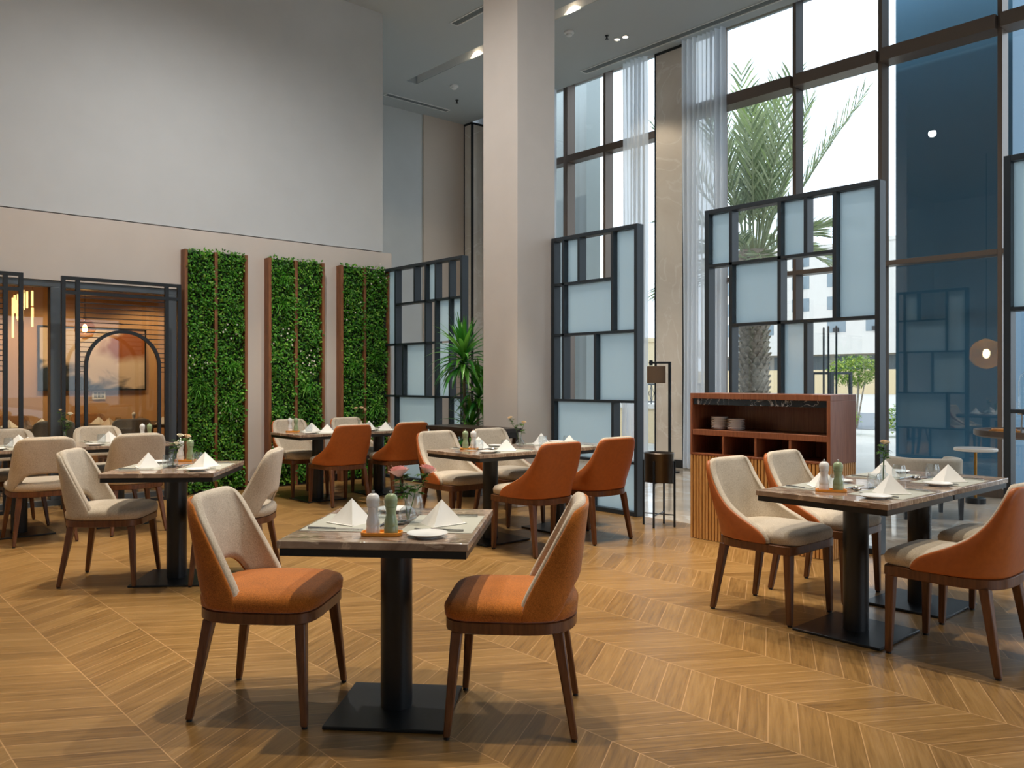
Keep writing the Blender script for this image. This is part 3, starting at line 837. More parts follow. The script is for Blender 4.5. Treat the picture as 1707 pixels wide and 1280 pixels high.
def make_arm_chair(outer, lining, label):
    def f():
        c = thing('dining_chair', label, 'chair', group='curved-arm dining chairs')
        sm = lambda z: max(0.0, (z - 0.80) / 0.06)
        w_ = lambda z: (0.268 - 0.050 * max(0.0, z - 0.5) / 0.36) * math.sqrt(max(0.05, 1 - 0.22 * sm(z) ** 2))
        yr_ = lambda z: -0.262 - 0.080 * (z - 0.43) / 0.43
        yf_ = lambda z: lerp_tab([(0.43, 0.128), (0.46, 0.118), (0.49, 0.098), (0.515, 0.060), (0.54, 0.0), (0.575, -0.075), (0.615, -0.140), (0.68, -0.205), (0.76, -0.255), (0.83, -0.285), (0.865, -0.292)], z)
        zb_ = lambda s: 0.432
        zt_ = lambda s: 0.865 - 0.012 * abs(s) ** 6
        nu, nv = 31, 17
        mk = lambda o_, g_=0.0: back_surface(o_, w_, yr_, yf_, zb_, zt_, 3.4, nu, nv, g_)
        m = MB(); closed_shell(m, mk(0.0, -0.006), mk(0.014, -0.006)); m.build('back_shell', outer, c, sub=1)
        m = MB(); closed_shell(m, mk(0.010, 0.006), mk(0.052, 0.006)); m.build('back_cushion', lining, c, sub=1)
        m = MB(); loops(m, [(0.432, 0.012), (0.44, 0.0), (0.474, -0.004), (0.494, 0.006), (0.507, 0.03), (0.515, 0.08), (0.519, 0.14), (0.521, 0.2)], 0.236, 0.254, 0.018, 6.5, 44, 3.2)
        m.build('seat', lining, c, angle=60)
        m = MB(); loops(m, [(0.384, 0.004), (0.388, 0.0), (0.429, 0.0), (0.433, 0.006)], 0.248, 0.262, -0.004, 14.0, 56, 3.0)
        m.build('seat_frame', M_walnut, c)
        leg_pair(c, [(0.212, 0.222, 0.218, 0.232, 0.388), (0.196, -0.192, 0.222, -0.256, 0.392)], 0.046, 0.030, M_walnut)
        return c
    return f
tweed_kit = Kit(make_side_chair(M_tweed, M_tweed, M_beige, ''))
beige_kit = Kit(make_side_chair(M_beige, M_beige, M_beige, ''))
arm_kit = Kit(make_arm_chair(M_leather, M_beige, ''))
grey_kit = Kit(make_arm_chair(M_greyfab, M_greyfab, ''))
brown_kit = Kit(make_arm_chair(M_brownfab, M_brownfab, ''))
face = lambda fx, fy: math.atan2(-fx, fy)
tweed_kit.put('orange tweed chair with beige back lining, left of the front table', (1.54, 3.238, 0), face(0.30, -0.327), 'orange tweed side chairs')
tweed_kit.put('orange tweed chair with beige back lining, right of the front table', (2.204, 2.467, 0), face(-0.311, 0.328), 'orange tweed side chairs')
gb = 'beige side chairs with an open lower back'
beige_kit.put('beige linen chair with open back, left of the two-seat table', (1.685, 5.94, 0), face(0.36, -0.26), gb)
beige_kit.put('beige linen chair with open back, right of the two-seat table', (2.336, 5.434, 0), face(-0.80, 0.60), gb)
beige_kit.put('beige linen chair seen from behind, at the left edge of the photo', (1.66, 7.78, 0), face(0.06, 1), gb)
beige_kit.put('beige linen chair seen from behind, just left of the first green wall panel', (2.37, 7.78, 0), face(0.0, 1), gb)
beige_kit.put('beige chair beyond the long table, its top showing at the left edge', (1.63, 8.75, 0), face(0, -1), gb)
beige_kit.put('beige chair beyond the long table, right before the arch screen', (2.42, 8.75, 0), face(0, -1), gb)
ga = 'dining chairs with an orange leather shell and curved arms'
for lab, x, y, fy in [
        ('beige chair facing us before the middle green wall panel', 4.58, 8.86, -1),
        ('beige chair facing us, half hidden, beside the rightmost green wall panel', 5.35, 8.86, -1),
        ('orange leather-backed chair at the long table before the green walls, left one', 4.57, 7.97, 1),
        ('orange leather-backed chair at the long table before the green walls, right one', 5.32, 7.97, 1),
        ('beige chair with orange sides facing us, left of the white pillar table', 4.53, 5.85, -1),
        ('beige chair facing us directly before the white pillar', 5.16, 5.85, -1),
        ('orange leather-backed chair in mid-room before the pillar table, left one', 4.47, 4.775, 1),
        ('orange leather-backed chair in mid-room beside the black planter', 5.16, 4.815, 1),
        ('beige chair with orange leather sides standing nearest the sideboard', 4.316, 2.59, -1),
        ('beige chair with orange leather sides behind the pepper mills, facing us', 4.97, 2.61, -1),
        ('orange leather-shelled chair at the right edge, cut by the photo', 4.285, 1.58, 1),
        ('chair behind the right-edge orange one, only its grey-beige seat showing', 4.98, 1.60, 1)]:
    arm_kit.put(lab, (x, y, 0), face(0.0, fy), ga)

# ------------------------------------------------------------------ tables
TH = 0.75
def make_table():
    t = thing('dining_table', '', 'table')
    MB().box(-0.40, 0.40, -0.35, 0.35, 0.722, TH).build('marble_top', M_tmarble, t, bevel=0.003)
    MB().box(-0.392, 0.392, -0.342, 0.342, 0.693, 0.722).build('edge_frame', M_black, t, smooth=False)
    MB().lathe([(0.064, 0.014), (0.064, 0.693)], 32).build('column', M_black, t)
    MB().box(-0.235, 0.235, -0.235, 0.235, 0.0, 0.014).build('base_plate', M_black, t, bevel=0.003)
    MB().box(-0.15, 0.15, -0.15, 0.15, 0.685, 0.693).build('mounting_plate', M_black, t, smooth=False)
    return t
table_kit = Kit(make_table)
gt = 'marble-topped pedestal tables'
H1 = R(46.7); H2 = R(37)
# the short 0.7 m side lies between the two diners: local x runs along the depth direction
table_kit.put('single marble-topped black pedestal table in front, between two orange chairs', (1.89, 2.835, 0), R(90) - H1, gt)
table_kit.put('single marble-topped black pedestal table between two beige chairs', (2.02, 5.665, 0), R(90) - H2, gt)
for lab, x, y in [
        ('left half of the long marble table beside the arch screen', 1.59, 8.24), ('right half of the long marble table beside the arch screen', 2.39, 8.24),
        ('near half of the long marble table before the green walls', 4.56, 8.42), ('far half of the long marble table before the green walls', 5.36, 8.42),
        ('near half of the long marble table before the white pillar', 4.48, 5.32), ('far half of the long marble table before the white pillar', 5.28, 5.32),
        ('near half of the long marble table beside the wooden sideboard', 4.29, 2.085), ('far half of the long marble table beside the wooden sideboard', 5.09, 2.085)]:
    table_kit.put(lab, (x, y, 0), 0.0, gt)

# ------------------------------------------------------------------ tableware prototypes (all stand on z = 0)
def make_napkin():
    m = MB()
    A = (0.0, 0.0, 0.098)
    v = [A, (-0.108, 0.006, 0.0), (0.006, -0.096, 0.0), (0.108, 0.006, 0.0), (0.0, 0.088, 0.0)]
    # two folded front faces with a crisp ridge, a slight sag in each, and an open back
    def tri(a, b, c, k):
        a, b, c = Vector(a), Vector(b), Vector(c); n = (b - a).cross(c - a).normalized()
        ab, bc, ca = (a + b) / 2, (b + c) / 2, (c + a) / 2; q = (a + b + c) / 3 + n * k
        m.add([a, ab, b, bc, c, ca, q], [(0, 1, 6), (1, 2, 6), (2, 3, 6), (3, 4, 6), (4, 5, 6), (5, 0, 6)])
    tri(v[0], v[1], v[2], -0.006); tri(v[0], v[2], v[3], -0.006); tri(v[0], v[3], v[4], -0.004); tri(v[0], v[4], v[1], -0.004)
    m.add(v[1:], [(3, 2, 1, 0)])
    # under-layer of the fold peeping out
    m.add([(-0.114, 0.006, 0.001), (0.008, -0.103, 0.001), (0.114, 0.006, 0.001), (0, 0.03, 0.001), (-0.114, 0.006, 0.004), (0.008, -0.103, 0.004), (0.114, 0.006, 0.004), (0, 0.03, 0.03)],
          [(0, 1, 5, 4), (1, 2, 6, 5), (2, 3, 7, 6), (3, 0, 4, 7), (4, 5, 6, 7), (3, 2, 1, 0)])
    o = m.build('napkin', M_linen, angle=25); return tag(o, '', 'napkin')
def make_plate():
    o = MB().lathe([(0.042, 0.0), (0.044, 0.003), (0.058, 0.006), (0.076, 0.014), (0.0765, 0.016), (0.056, 0.0095), (0.04, 0.007), (0.01, 0.0065)], 36).build('bread_plate', M_china, angle=50)
    return tag(o, '', 'plate')
def make_tumbler():
    o = MB().lathe([(0.012, 0.0), (0.030, 0.001), (0.034, 0.006), (0.0385, 0.03), (0.037, 0.06), (0.031, 0.084), (0.0295, 0.084), (0.0355, 0.058), (0.0368, 0.03), (0.032, 0.009), (0.012, 0.007)], 28).build('water_glass', M_tumbler, angle=70)
    return tag(o, '', 'glass')
def make_knife():
    m = MB()
    m.tube([(0, -0.11, 0.006), (0, -0.06, 0.006), (0, 0.0, 0.005)], 0.0048, 8, r1=0.0036)
    pts = [(-0.004, 0.0), (-0.0075, 0.03), (-0.0085, 0.08), (-0.004, 0.108), (0.003, 0.112), (0.004, 0.05), (0.004, 0.0)]
    n = len(pts)
    m.add([(x, y, 0.0035) for x, y in pts] + [(x, y, 0.0055) for x, y in pts], [tuple(range(n - 1, -1, -1)), tuple(range(n, 2 * n))] + [(i, (i + 1) % n, (i + 1) % n + n, i + n) for i in range(n)])
    m.lathe([(0.004, 0), (0.004, 0.004)], 8, (0, -0.1, 0)).lathe([(0.003, 0), (0.003, 0.004)], 8, (-0.004, 0.09, 0))
    o = m.build('table_knife', M_steel); return tag(o, '', 'knife')
def make_fork():
    m = MB()
    m.tube([(0, -0.10, 0.0035), (0, -0.05, 0.004), (0, 0.0, 0.006), (0, 0.028, 0.008)], 0.0040, 8, r1=0.0032)
    m.box(-0.0115, 0.0115, 0.026, 0.044, 0.0045, 0.0065)
    for x in (-0.010, -0.0033, 0.0033, 0.010):
        m.tube([(x, 0.042, 0.0055), (x, 0.07, 0.004), (x, 0.092, 0.008)], 0.0015, 6, r1=0.001)
    m.lathe([(0.003, 0), (0.003, 0.004)], 8, (0, -0.095, 0))
    o = m.build('table_fork', M_steel); return tag(o, '', 'fork')
def make_spoon():
    m = MB()
    m.tube([(0, -0.09, 0.0035), (0, -0.04, 0.005), (0, 0.01, 0.009), (0, 0.03, 0.009)], 0.0036, 8, r1=0.003)
    rings = []
    for (k, z) in [(1.0, 0.0105), (0.9, 0.0065), (0.65, 0.0025), (0.25, 0.0008)]:
        rings.append([(0.0175 * k * math.cos(2 * math.pi * i / 16), 0.054 + 0.029 * k * math.sin(2 * math.pi * i / 16), z) for i in range(16)])
    inner = []
    for (k, z) in [(0.25, 0.0022), (0.62, 0.0038), (0.86, 0.0078), (0.97, 0.0108)]:
        inner.append([(0.0175 * k * math.cos(2 * math.pi * i / 16), 0.054 + 0.029 * k * math.sin(2 * math.pi * i / 16), z) for i in range(16)])
    m.ring_surface(list(reversed(rings)) [0:0] + rings[::-1] + inner[::-1], closed=False)
    o = m.build('dessert_spoon', M_steel); return tag(o, '', 'spoon')
def make_mill(mat):
    def f():
        t = thing('pepper_mill' if mat is M_green_lac else 'salt_mill', '', 'mill')
        MB().lathe([(0.026, 0), (0.0265, 0.004), (0.026, 0.026), (0.0245, 0.030), (0.0255, 0.034), (0.025, 0.046), (0.019, 0.068), (0.018, 0.078), (0.0205, 0.094), (0.0215, 0.099), (0.019, 0.102)], 28).build('body', mat, t, angle=30)
        MB().lathe([(0.0225, 0.102), (0.0245, 0.107), (0.0225, 0.111), (0.0245, 0.116), (0.0255, 0.128), (0.022, 0.141), (0.013, 0.149), (0.004, 0.151)], 28).build('head', mat, t, angle=50)
        MB().lathe([(0.003, 0.150), (0.003, 0.154), (0.0058, 0.157), (0.0058, 0.160), (0.003, 0.163)], 14).build('knob', M_steel, t)
        return t
    return f
def make_tray():
    m = MB()
    def rect(hw, hd, z, r=0.026, k=5):
        pts = []
        for cx, cy, a0 in ((hw - r, hd - r, 0), (-hw + r, hd - r, 90), (-hw + r, -hd + r, 180), (hw - r, -hd + r, 270)):
            for i in range(k + 1):
                a = R(a0 + 90 * i / k); pts.append((cx + r * math.cos(a), cy + r * math.sin(a), z))
        return pts
    m.ring_surface([rect(0.074, 0.037, 0), rect(0.077, 0.040, 0.003), rect(0.077, 0.040, 0.014), rect(0.072, 0.035, 0.014), rect(0.071, 0.034, 0.006)])
    o = m.build('mill_tray', M_tray, angle=35); return tag(o, '', 'tray')
def make_vase():
    o = MB().lathe([(0.018, 0), (0.026, 0.002), (0.037, 0.020), (0.038, 0.036), (0.029, 0.056), (0.015, 0.068), (0.0115, 0.085), (0.0135, 0.108), (0.012, 0.108), (0.0098, 0.085), (0.0135, 0.069), (0.0275, 0.055), (0.0362, 0.036), (0.035, 0.021), (0.02, 0.006)], 28).build('bud_vase', M_tumbler, angle=70)
    return tag(o, '', 'vase')
def make_mat():
    o = MB().box(-0.20, 0.20, -0.14, 0.14, 0.0, 0.0018).build('placemat', M_mat, smooth=False)
    return tag(o, '', 'placemat')
def rose(base, tip, mat, label, leaves=9, size=0.021, group='roses in the bud vases'):
    base, tip = Vector(base), Vector(tip)
    t = thing('rose', label, 'flower', base, 0, group)
    d = tip - base
    mid = d * 0.5 + Vector((d.x * -0.12, d.y * -0.12, 0.02))
    stem = MB().tube([(0, 0, 0), tuple(mid * 0.55), tuple(mid), tuple(d * 0.8), tuple(d)], 0.0019, 6).build('stem', M_stem, t)
    m = MB(); up = (d - mid).normalized(); up = (up + Vector((0, 0, 1.2))).normalized()
    s1 = up.cross(Vector((0.3, 1, 0.1))).normalized(); s2 = up.cross(s1)
    for ring, (rad, hgt, opn, cnt) in enumerate([(0.35, 1.15, 0.05, 3), (0.6, 1.12, 0.18, 4), (0.85, 1.0, 0.42, 5), (1.0, 0.82, 0.75, 6)]):
        for k_ in range(cnt):
            q0 = 2 * math.pi * (k_ / cnt + ring * 0.13); span = 2 * math.pi / cnt * 0.72
            grid = []
            for a in range(5):
                row = []
                for b in range(4):
                    q = q0 + span * (a / 4 - 0.5) * 1.5; v_ = b / 3
                    rr = size * (0.18 + (rad - 0.18) * math.sin(v_ * 1.5) + opn * 0.35 * max(0, v_ - 0.6))
                    hh = size * (hgt * v_ * (1.25 - 0.25 * v_) - (opn * 0.35 * max(0, v_ - 0.66) + 0.10 * abs(a / 4 - 0.5) * v_))
                    row.append(tuple(d + (s1 * math.cos(q) + s2 * math.sin(q)) * rr + up * hh))
                grid.append(row)
            v = [p for row in grid for p in row]
            m.add(v, [(a * 4 + b, (a + 1) * 4 + b, (a + 1) * 4 + b + 1, a * 4 + b + 1) for a in range(4) for b in range(3)])
    m.build('bloom', mat, t, recalc=False, angle=180)
    lm = MB()
    for i in range(leaves):
        p = d * random.uniform(0.45, 0.92) + (mid - d * 0.5) * 0.8
        q = random.uniform(0, 6.28)
        dd = Vector((math.cos(q), math.sin(q), random.uniform(-0.1, 0.7))).normalized()
        for e in (0, 0.7, -0.7):
            d2 = (Matrix.Rotation(e, 3, 'Z') @ dd)
            leaf_quads(lm, p + dd * 0.008, d2, Vector((0, 0, 1)), random.uniform(0.026, 0.040), 0.020)
    if leaves: lm.build('leaves', M_leaf, t, recalc=False)
    return t
napkin_k, plate_k, glass_k, knife_k, fork_k, spoon_k = Kit(make_napkin), Kit(make_plate), Kit(make_tumbler), Kit(make_knife), Kit(make_fork), Kit(make_spoon)
salt_k, pepper_k, tray_k, vase_k, mat_k = Kit(make_mill(M_white_lac)), Kit(make_mill(M_green_lac)), Kit(make_tray), Kit(make_vase), Kit(make_mat)

def setting(ex, ey, rz, where, table, spoon=True, mat=True, glass=(0.13, 0.30), plate=(-0.26, 0.14), jit=0.0):
    """(ex, ey): middle of the diner's table edge; local +y points into the table, rz turns it"""
    c, s = math.cos(rz), math.sin(rz)
    P = lambda x, y, z=TH: (ex + c * x - s * y, ey + s * x + c * y, z)
    zt = TH
    if mat:
        mat_k.put('pale paper placemat at the %s of the %s' % (where, table), P(0, 0.155), rz, 'placemats'); zt = TH + 0.0018
    napkin_k.put('white pyramid-folded napkin at the %s of the %s' % (where, table), P(0.0, 0.165, zt), rz + random.uniform(-0.3, 0.3) + jit, 'pyramid-folded white napkins')
    knife_k.put('steel table knife at the %s of the %s' % (where, table), P(0.175, 0.15, zt), rz + random.uniform(-.05, .05), 'table knives')
    fork_k.put('steel table fork at the %s of the %s' % (where, table), P(-0.165, 0.15, zt), rz + random.uniform(-.05, .05), 'table forks')
    if plate: plate_k.put('white bread plate at the %s of the %s' % (where, table), P(plate[0], plate[1]), rz, 'bread plates')
    if spoon: spoon_k.put('steel dessert spoon at the %s of the %s' % (where, table), P(0.03, 0.315, zt if False else TH), rz + R(80), 'dessert spoons')
    if glass: glass_k.put('empty water glass at the %s of the %s' % (where, table), P(glass[0], glass[1]), 0, 'water glasses')
def mills(x, y, rz, table, swap=False):
    tray_k.put('small amber wooden tray under the mills on the %s' % table, (x, y, TH), rz, 'mill trays')
    c, s = math.cos(rz), math.sin(rz); k_ = 1 if not swap else -1
    salt_k.put('white salt mill on the %s' % table, (x - c * 0.034 * k_, y - s * 0.034 * k_, TH + 0.006), 0, 'salt mills')
    pepper_k.put('sage green pepper mill on the %s' % table, (x + c * 0.034 * k_, y + s * 0.034 * k_, TH + 0.006), 0, 'pepper mills')
def bouquet(x, y, table, blooms):
    vase_k.put('clear glass bud vase with roses on the %s' % table, (x, y, TH), 0, 'bud vases')
    for (dx, dy, h, mat, word, size) in blooms:
        rose((x + dx * 0.03, y + dy * 0.03, TH + 0.012), (x + dx, y + dy, TH + h), mat, '%s in the vase on the %s' % (word, table), leaves=16 if size > 0.03 else 9, size=size)
rt = (math.cos(HEAD), -math.sin(HEAD)); fw = (math.sin(HEAD), math.cos(HEAD))
def view(a, b): return (rt[0] * a + fw[0] * b, rt[1] * a + fw[1] * b)     # right / away, as seen from the door
# front table
T1 = 'front table'
d1 = (math.sin(H1), math.cos(H1)); r1v = (math.cos(H1), -math.sin(H1))
tx, ty = 1.89, 2.835
setting(tx - r1v[0] * 0.35, ty - r1v[1] * 0.35, -H1 - R(0) - R(90) + R(0), 'left seat', T1, glass=None, plate=(-0.30, 0.27))
setting(tx + r1v[0] * 0.35, ty + r1v[1] * 0.35, -H1 + R(90), 'right seat', T1, glass=None, plate=(-0.275, 0.17))
glass_k.put('empty water glass at the right seat of the front table', (2.07, 2.965, TH), 0, 'water glasses')
glass_k.put('empty water glass at the left seat of the front table', (1.905, 2.955, TH), 0, 'water glasses')
mills(1.705, 2.655, -H1 + R(2), T1)
a = view(-0.035, 0.02); b = view(0.075, 0.03)
bouquet(1.93, 2.815, T1, [(a[0], a[1], 0.185, M_rose_pink, 'left pink rose', 0.040), (b[0], b[1], 0.195, M_rose_pink, 'right pink rose', 0.034)])
# two-seat table on the left
T2 = 'two-seat table behind the front left chair'
tx, ty = 2.02, 5.665; r2v = (math.cos(H2), -math.sin(H2))
setting(tx - r2v[0] * 0.35, ty - r2v[1] * 0.35, -H2 - R(90), 'left seat', T2, glass=(0.02, 0.30))
setting(tx + r2v[0] * 0.35, ty + r2v[1] * 0.35, -H2 + R(90), 'right seat', T2, glass=(0.16, 0.26))
mills(2.20, 6.0, -H2, T2)
a = view(0.05, 0.0); b = view(0.09, 0.02); c_ = view(0.04, -0.03)
bouquet(1.99, 5.66, T2, [(a[0], a[1], 0.20, M_rose_white, 'left cream-white rose', 0.022), (b[0], b[1], 0.195, M_rose_cream, 'right peach rose', 0.022), (c_[0], c_[1], 0.15, M_rose_white, 'lowest cream-white rose', 0.019)])
# the four long tables
def long_table(x0, x1, cy, name, mill_pos, mill_rz, vase_pos, blooms, spoon=True, swap=False, plates=True):
    for (x, sy, where) in ((x0, 1, 'left corner'), (x1, 1, 'back corner'), (x0, -1, 'front corner'), (x1, -1, 'right corner')):
        setting(x, cy + sy * 0.345, R(180) if sy > 0 else 0.0, where, name, spoon=spoon, mat=True, plate=(-0.235, 0.13) if plates else None, glass=(0.10, 0.29))
    mills(mill_pos[0], mill_pos[1], mill_rz, name, swap)
    bouquet(vase_pos[0], vase_pos[1], name, blooms)
a = view(0.005, 0.0); b = view(0.022, 0.01); c_ = view(0.012, -0.02)
long_table(4.29, 5.04, 2.085, 'long table beside the sideboard', (4.12, 2.135), R(-55), (4.62, 2.09),
           [(a[0], a[1], 0.225, M_rose_cream, 'left cream rose', 0.021), (b[0], b[1], 0.222, M_rose_cream, 'right peach rose', 0.021)])
a = view(-0.085, 0.0); b = view(0.03, 0.0)
long_table(4.50, 5.24, 5.32, 'long table before the pillar', (4.36, 5.45), R(-45), (4.89, 5.40),
           [(a[0], a[1], 0.24, M_rose_cream, 'left pale peach rose', 0.023), (b[0], b[1], 0.20, M_rose_cream, 'right pale peach rose', 0.023)], swap=True)
a = view(-0.035, 0.0); b = view(0.03, 0.0); c_ = view(0.065, 0.02)
long_table(4.58, 5.34, 8.42, 'long table before the green walls', (4.36, 8.62), R(-40), (5.20, 8.60),
           [(a[0], a[1], 0.235, M_rose_cream, 'left cream rose', 0.026), (b[0], b[1], 0.24, M_rose_cream, 'middle peach rose', 0.026), (c_[0], c_[1], 0.22, M_rose_cream, 'right peach rose', 0.024)], spoon=False)
a = view(0.05, 0.0); b = view(0.02, 0.01); c_ = view(-0.04, 0.0)
long_table(1.62, 2.37, 8.24, 'long table beside the arch screen', (2.70, 8.40), R(-40), (2.00, 8.46),
           [(a[0], a[1], 0.26, M_rose_white, 'highest white rose', 0.024), (b[0], b[1], 0.19, M_rose_white, 'lower white rose', 0.022), (c_[0], c_[1], 0.30, M_rose_cream, 'faded brown rosebud', 0.015)], spoon=False)

# ------------------------------------------------------------------ sideboard with plates
SB = thing('sideboard', 'red-brown wooden service sideboard with black marble ledge and slatted base', 'sideboard', (6.0, 3.635, 0))
hx, hy = 0.2, 0.625
m = MB()
m.box(-hx, hx, -hy, hy, 1.178, 1.223); m.box(-hx, hx, hy - 0.022, hy, 0.705, 1.178); m.box(-hx, hx, -hy, -hy + 0.03, 0.705, 1.178)
m.box(hx - 0.02, hx, -hy + 0.03, hy - 0.022, 0.705, 1.178); m.box(-hx, hx - 0.02, -hy + 0.03, hy - 0.022, 0.705, 0.722)
m.build('carcass', M_side, SB, bevel=0.002)
MB().box(-hx + 0.004, hx - 0.02, -hy + 0.03, hy - 0.022, 0.873, 0.919).build('shelf', M_side, SB, bevel=0.002)
for i in range(1, 4):
    y = hy - 0.022 - (2 * hy - 0.052) * i / 4
    MB().box(-hx + 0.006, hx - 0.02, y - 0.010, y + 0.010, 0.722, 0.873).build('divider', M_side, SB, smooth=False)
MB().box(-hx + 0.012, hx - 0.02, -hy + 0.03, hy - 0.022, 1.127, 1.178).build('marble_ledge', M_bmarble, SB, bevel=0.002)
MB().box(-hx + 0.025, hx - 0.005, -hy + 0.025, hy - 0.025, 0.0, 0.705).build('base_core', M_dkwood, SB, smooth=False)
m = MB(); n = 41
for i in range(n):
    y = -hy + 0.012 + (2 * hy - 0.024) * i / (n - 1)
    m.box(-hx + 0.002, -hx + 0.026, y - 0.0105, y + 0.0105, 0.004, 0.704)
for i in range(1, 13):
    x = -hx + 0.012 + (2 * hx - 0.024) * i / 12
    m.box(x - 0.0105, x + 0.0105, -hy + 0.002, -hy + 0.026, 0.004, 0.704); m.box(x - 0.0105, x + 0.0105, hy - 0.026, hy - 0.002, 0.004, 0.704)
m.build('slatted_panel', M_oakslat, SB, smooth=False)
def make_bplate():
    o = MB().lathe([(0.045, 0.0), (0.047, 0.003), (0.066, 0.008), (0.0725, 0.013), (0.073, 0.0150), (0.064, 0.0105), (0.04, 0.007)], 32).build('side_plate', M_china, angle=50)
    return tag(o, '', 'plate')
bp_k = Kit(make_bplate)
for st, (y, cnt) in (('left', (4.055, 8)), ('right', (3.895, 7))):
    for i in range(cnt):
        lab = 'white side plate in the %s stack on the sideboard shelf' % st
        if i == cnt - 1: lab = 'topmost white side plate of the %s stack on the sideboard' % st
        bp_k.put(lab, (5.93, y, 0.9192 + i * 0.0130), 0, 'side plates in the %s stack' % st)

# ------------------------------------------------------------------ planter stand, floor lamp, console, dracaena
PS = thing('planter_stand', 'empty gunmetal round planter on a thin black four-legged stand', 'planter', (6.05, 4.79, 0))
MB().lathe([(0.0, 0.405), (0.132, 0.405), (0.134, 0.41), (0.136, 0.66), (0.140, 0.668), (0.136, 0.672), (0.130, 0.66), (0.128, 0.44), (0.0, 0.44)], 40, cap0=False, cap1=False).build('pot', M_potmetal, PS, angle=35)
ANG = [R(20 + 90 * i) for i in range(4)]
for q in ANG:
    x, y = 0.146 * math.cos(q), 0.146 * math.sin(q)
    MB().box(x - 0.007, x + 0.007, y - 0.007, y + 0.007, 0, 0.60).build('leg', M_black, PS, smooth=False)
for q in ANG[:2]:
    p = 0.146
    MB().tube([(p * math.cos(q), p * math.sin(q), 0.11), (-p * math.cos(q), -p * math.sin(q), 0.11)], 0.006, 6).build('cross_brace', M_black, PS)
    MB().tube([(p * math.cos(q), p * math.sin(q), 0.398), (-p * math.cos(q), -p * math.sin(q), 0.398)], 0.006, 6).build('support_bar', M_black, PS)

FLm = thing('floor_lamp', 'black floor lamp with a drum shade hanging from its arm', 'lamp', (9.67, 7.46, 0))
vx, vy = view(-1, 0)
MB().lathe([(0.14, 0), (0.14, 0.02), (0.02, 0.024)], 28).build('base', M_black, FLm)
MB().box(-0.016, 0.016, -0.016, 0.016, 0.024, 1.60).build('pole', M_black, FLm, smooth=False)
MB().beam((0, 0, 1.572), (0, 0, 1.60), 0.03, 0.03).tube([(0, 0, 1.586), (vx * 0.30, vy * 0.30, 1.586)], 0.016, 8).build('arm', M_black, FLm)
MB().lathe([(0.026, 1.545), (0.026, 1.62)], 14, (vx * 0.27, vy * 0.27, 0)).build('socket', M_black, FLm)
cx, cy = vx * 0.195, vy * 0.195
MB().lathe([(0.132, 1.29), (0.132, 1.535), (0.129, 1.535), (0.129, 1.29)], 32, (cx, cy, 0), closed=True).build('lamp_shade', M_shade, FLm, angle=50)
MB().tube([(cx, cy, 1.58), (cx, cy, 1.47)], 0.008, 8).lathe([(0.128, 1.528), (0.128, 1.533)], 24, (cx, cy, 0)).build('hanger', M_black, FLm)
MB().lathe([(0.01, 1.36), (0.028, 1.39), (0.028, 1.42), (0.012, 1.47)], 16, (cx, cy, 0)).build('bulb', emit('soft_bulb', (1, 0.72, 0.42, 1), 6), FLm)

CT = thing('console_table', 'dark wooden console table standing before the white pillar', 'table', (5.53, 6.86, 0))
m = MB(); m.box(-0.2, 0.2, -0.56, 0.56, 0.80, 0.84); m.box(-0.18, 0.18, -0.53, 0.53, 0.74, 0.80); m.build('table_top', M_dkwood, CT, bevel=0.004)
for sx_ in (-1, 1):
    for sy_ in (-1, 1):
        MB().beam((sx_ * 0.10, sy_ * 0.44, 0), (sx_ * 0.165, sy_ * 0.505, 0.74), 0.035, 0.035, w1=0.05, h1=0.05).build('leg', M_dkwood, CT)

DP = thing('potted_dracaena', 'tall potted dracaena with three leafy heads beside the white pillar', 'plant', (6.02, 7.52, 0))
MB().lathe([(0.0, 0.0), (0.15, 0.0), (0.19, 0.36), (0.18, 0.38), (0.17, 0.36), (0.165, 0.33), (0.0, 0.33)], 32, cap0=False, cap1=False).build('pot', M_black, DP, angle=35)
MB().lathe([(0.0, 0.325), (0.168, 0.345)], 24, cap0=False).build('soil', M_soil, DP)
for (bx, by, tx_, ty_, zt, nl, L) in [(-0.05, 0.02, -0.05, 0.05, 1.58, 84, 0.50), (0.06, -0.03, 0.10, -0.05, 1.16, 60, 0.40), (0.0, 0.06, 0.03, 0.02, 0.78, 60, 0.38)]:
    s_ = MB().tube([(bx, by, 0.33), ((bx + tx_) / 2 + 0.01, (by + ty_) / 2, 0.33 + (zt - 0.33) * 0.5), (tx_, ty_, zt)], 0.022, 8, r1=0.016).build('stem', M_palmtrunk, DP)
    lm = MB()
    for i in range(nl):
        t = i / nl; q = i * 2.4
        el = -0.1 + 1.55 * t
        d = Vector((math.cos(q) * math.cos(el), math.sin(q) * math.cos(el), math.sin(el)))
        blade(lm, (tx_, ty_, zt - 0.12 + 0.18 * t), d, L * random.uniform(0.8, 1.1), 0.058, 2.3 - 1.6 * t, 7)
    lm.build('leaf_head', M_drac, s_, recalc=False, angle=180)

# ------------------------------------------------------------------ right-hand lounge corner beyond the screens
ST = thing('side_table', 'small round side table with pale top on one thin stem', 'table', (9.74, 3.40, 0))
MB().lathe([(0.20, 0.565), (0.212, 0.570), (0.212, 0.592), (0.205, 0.598)], 40).build('table_top', M_stone, ST)
MB().lathe([(0.015, 0.06), (0.015, 0.566)], 16).build('stem', M_brass, ST)
MB().lathe([(0.10, 0), (0.10, 0.058), (0.095, 0.062)], 32).build('base', M_black, ST)

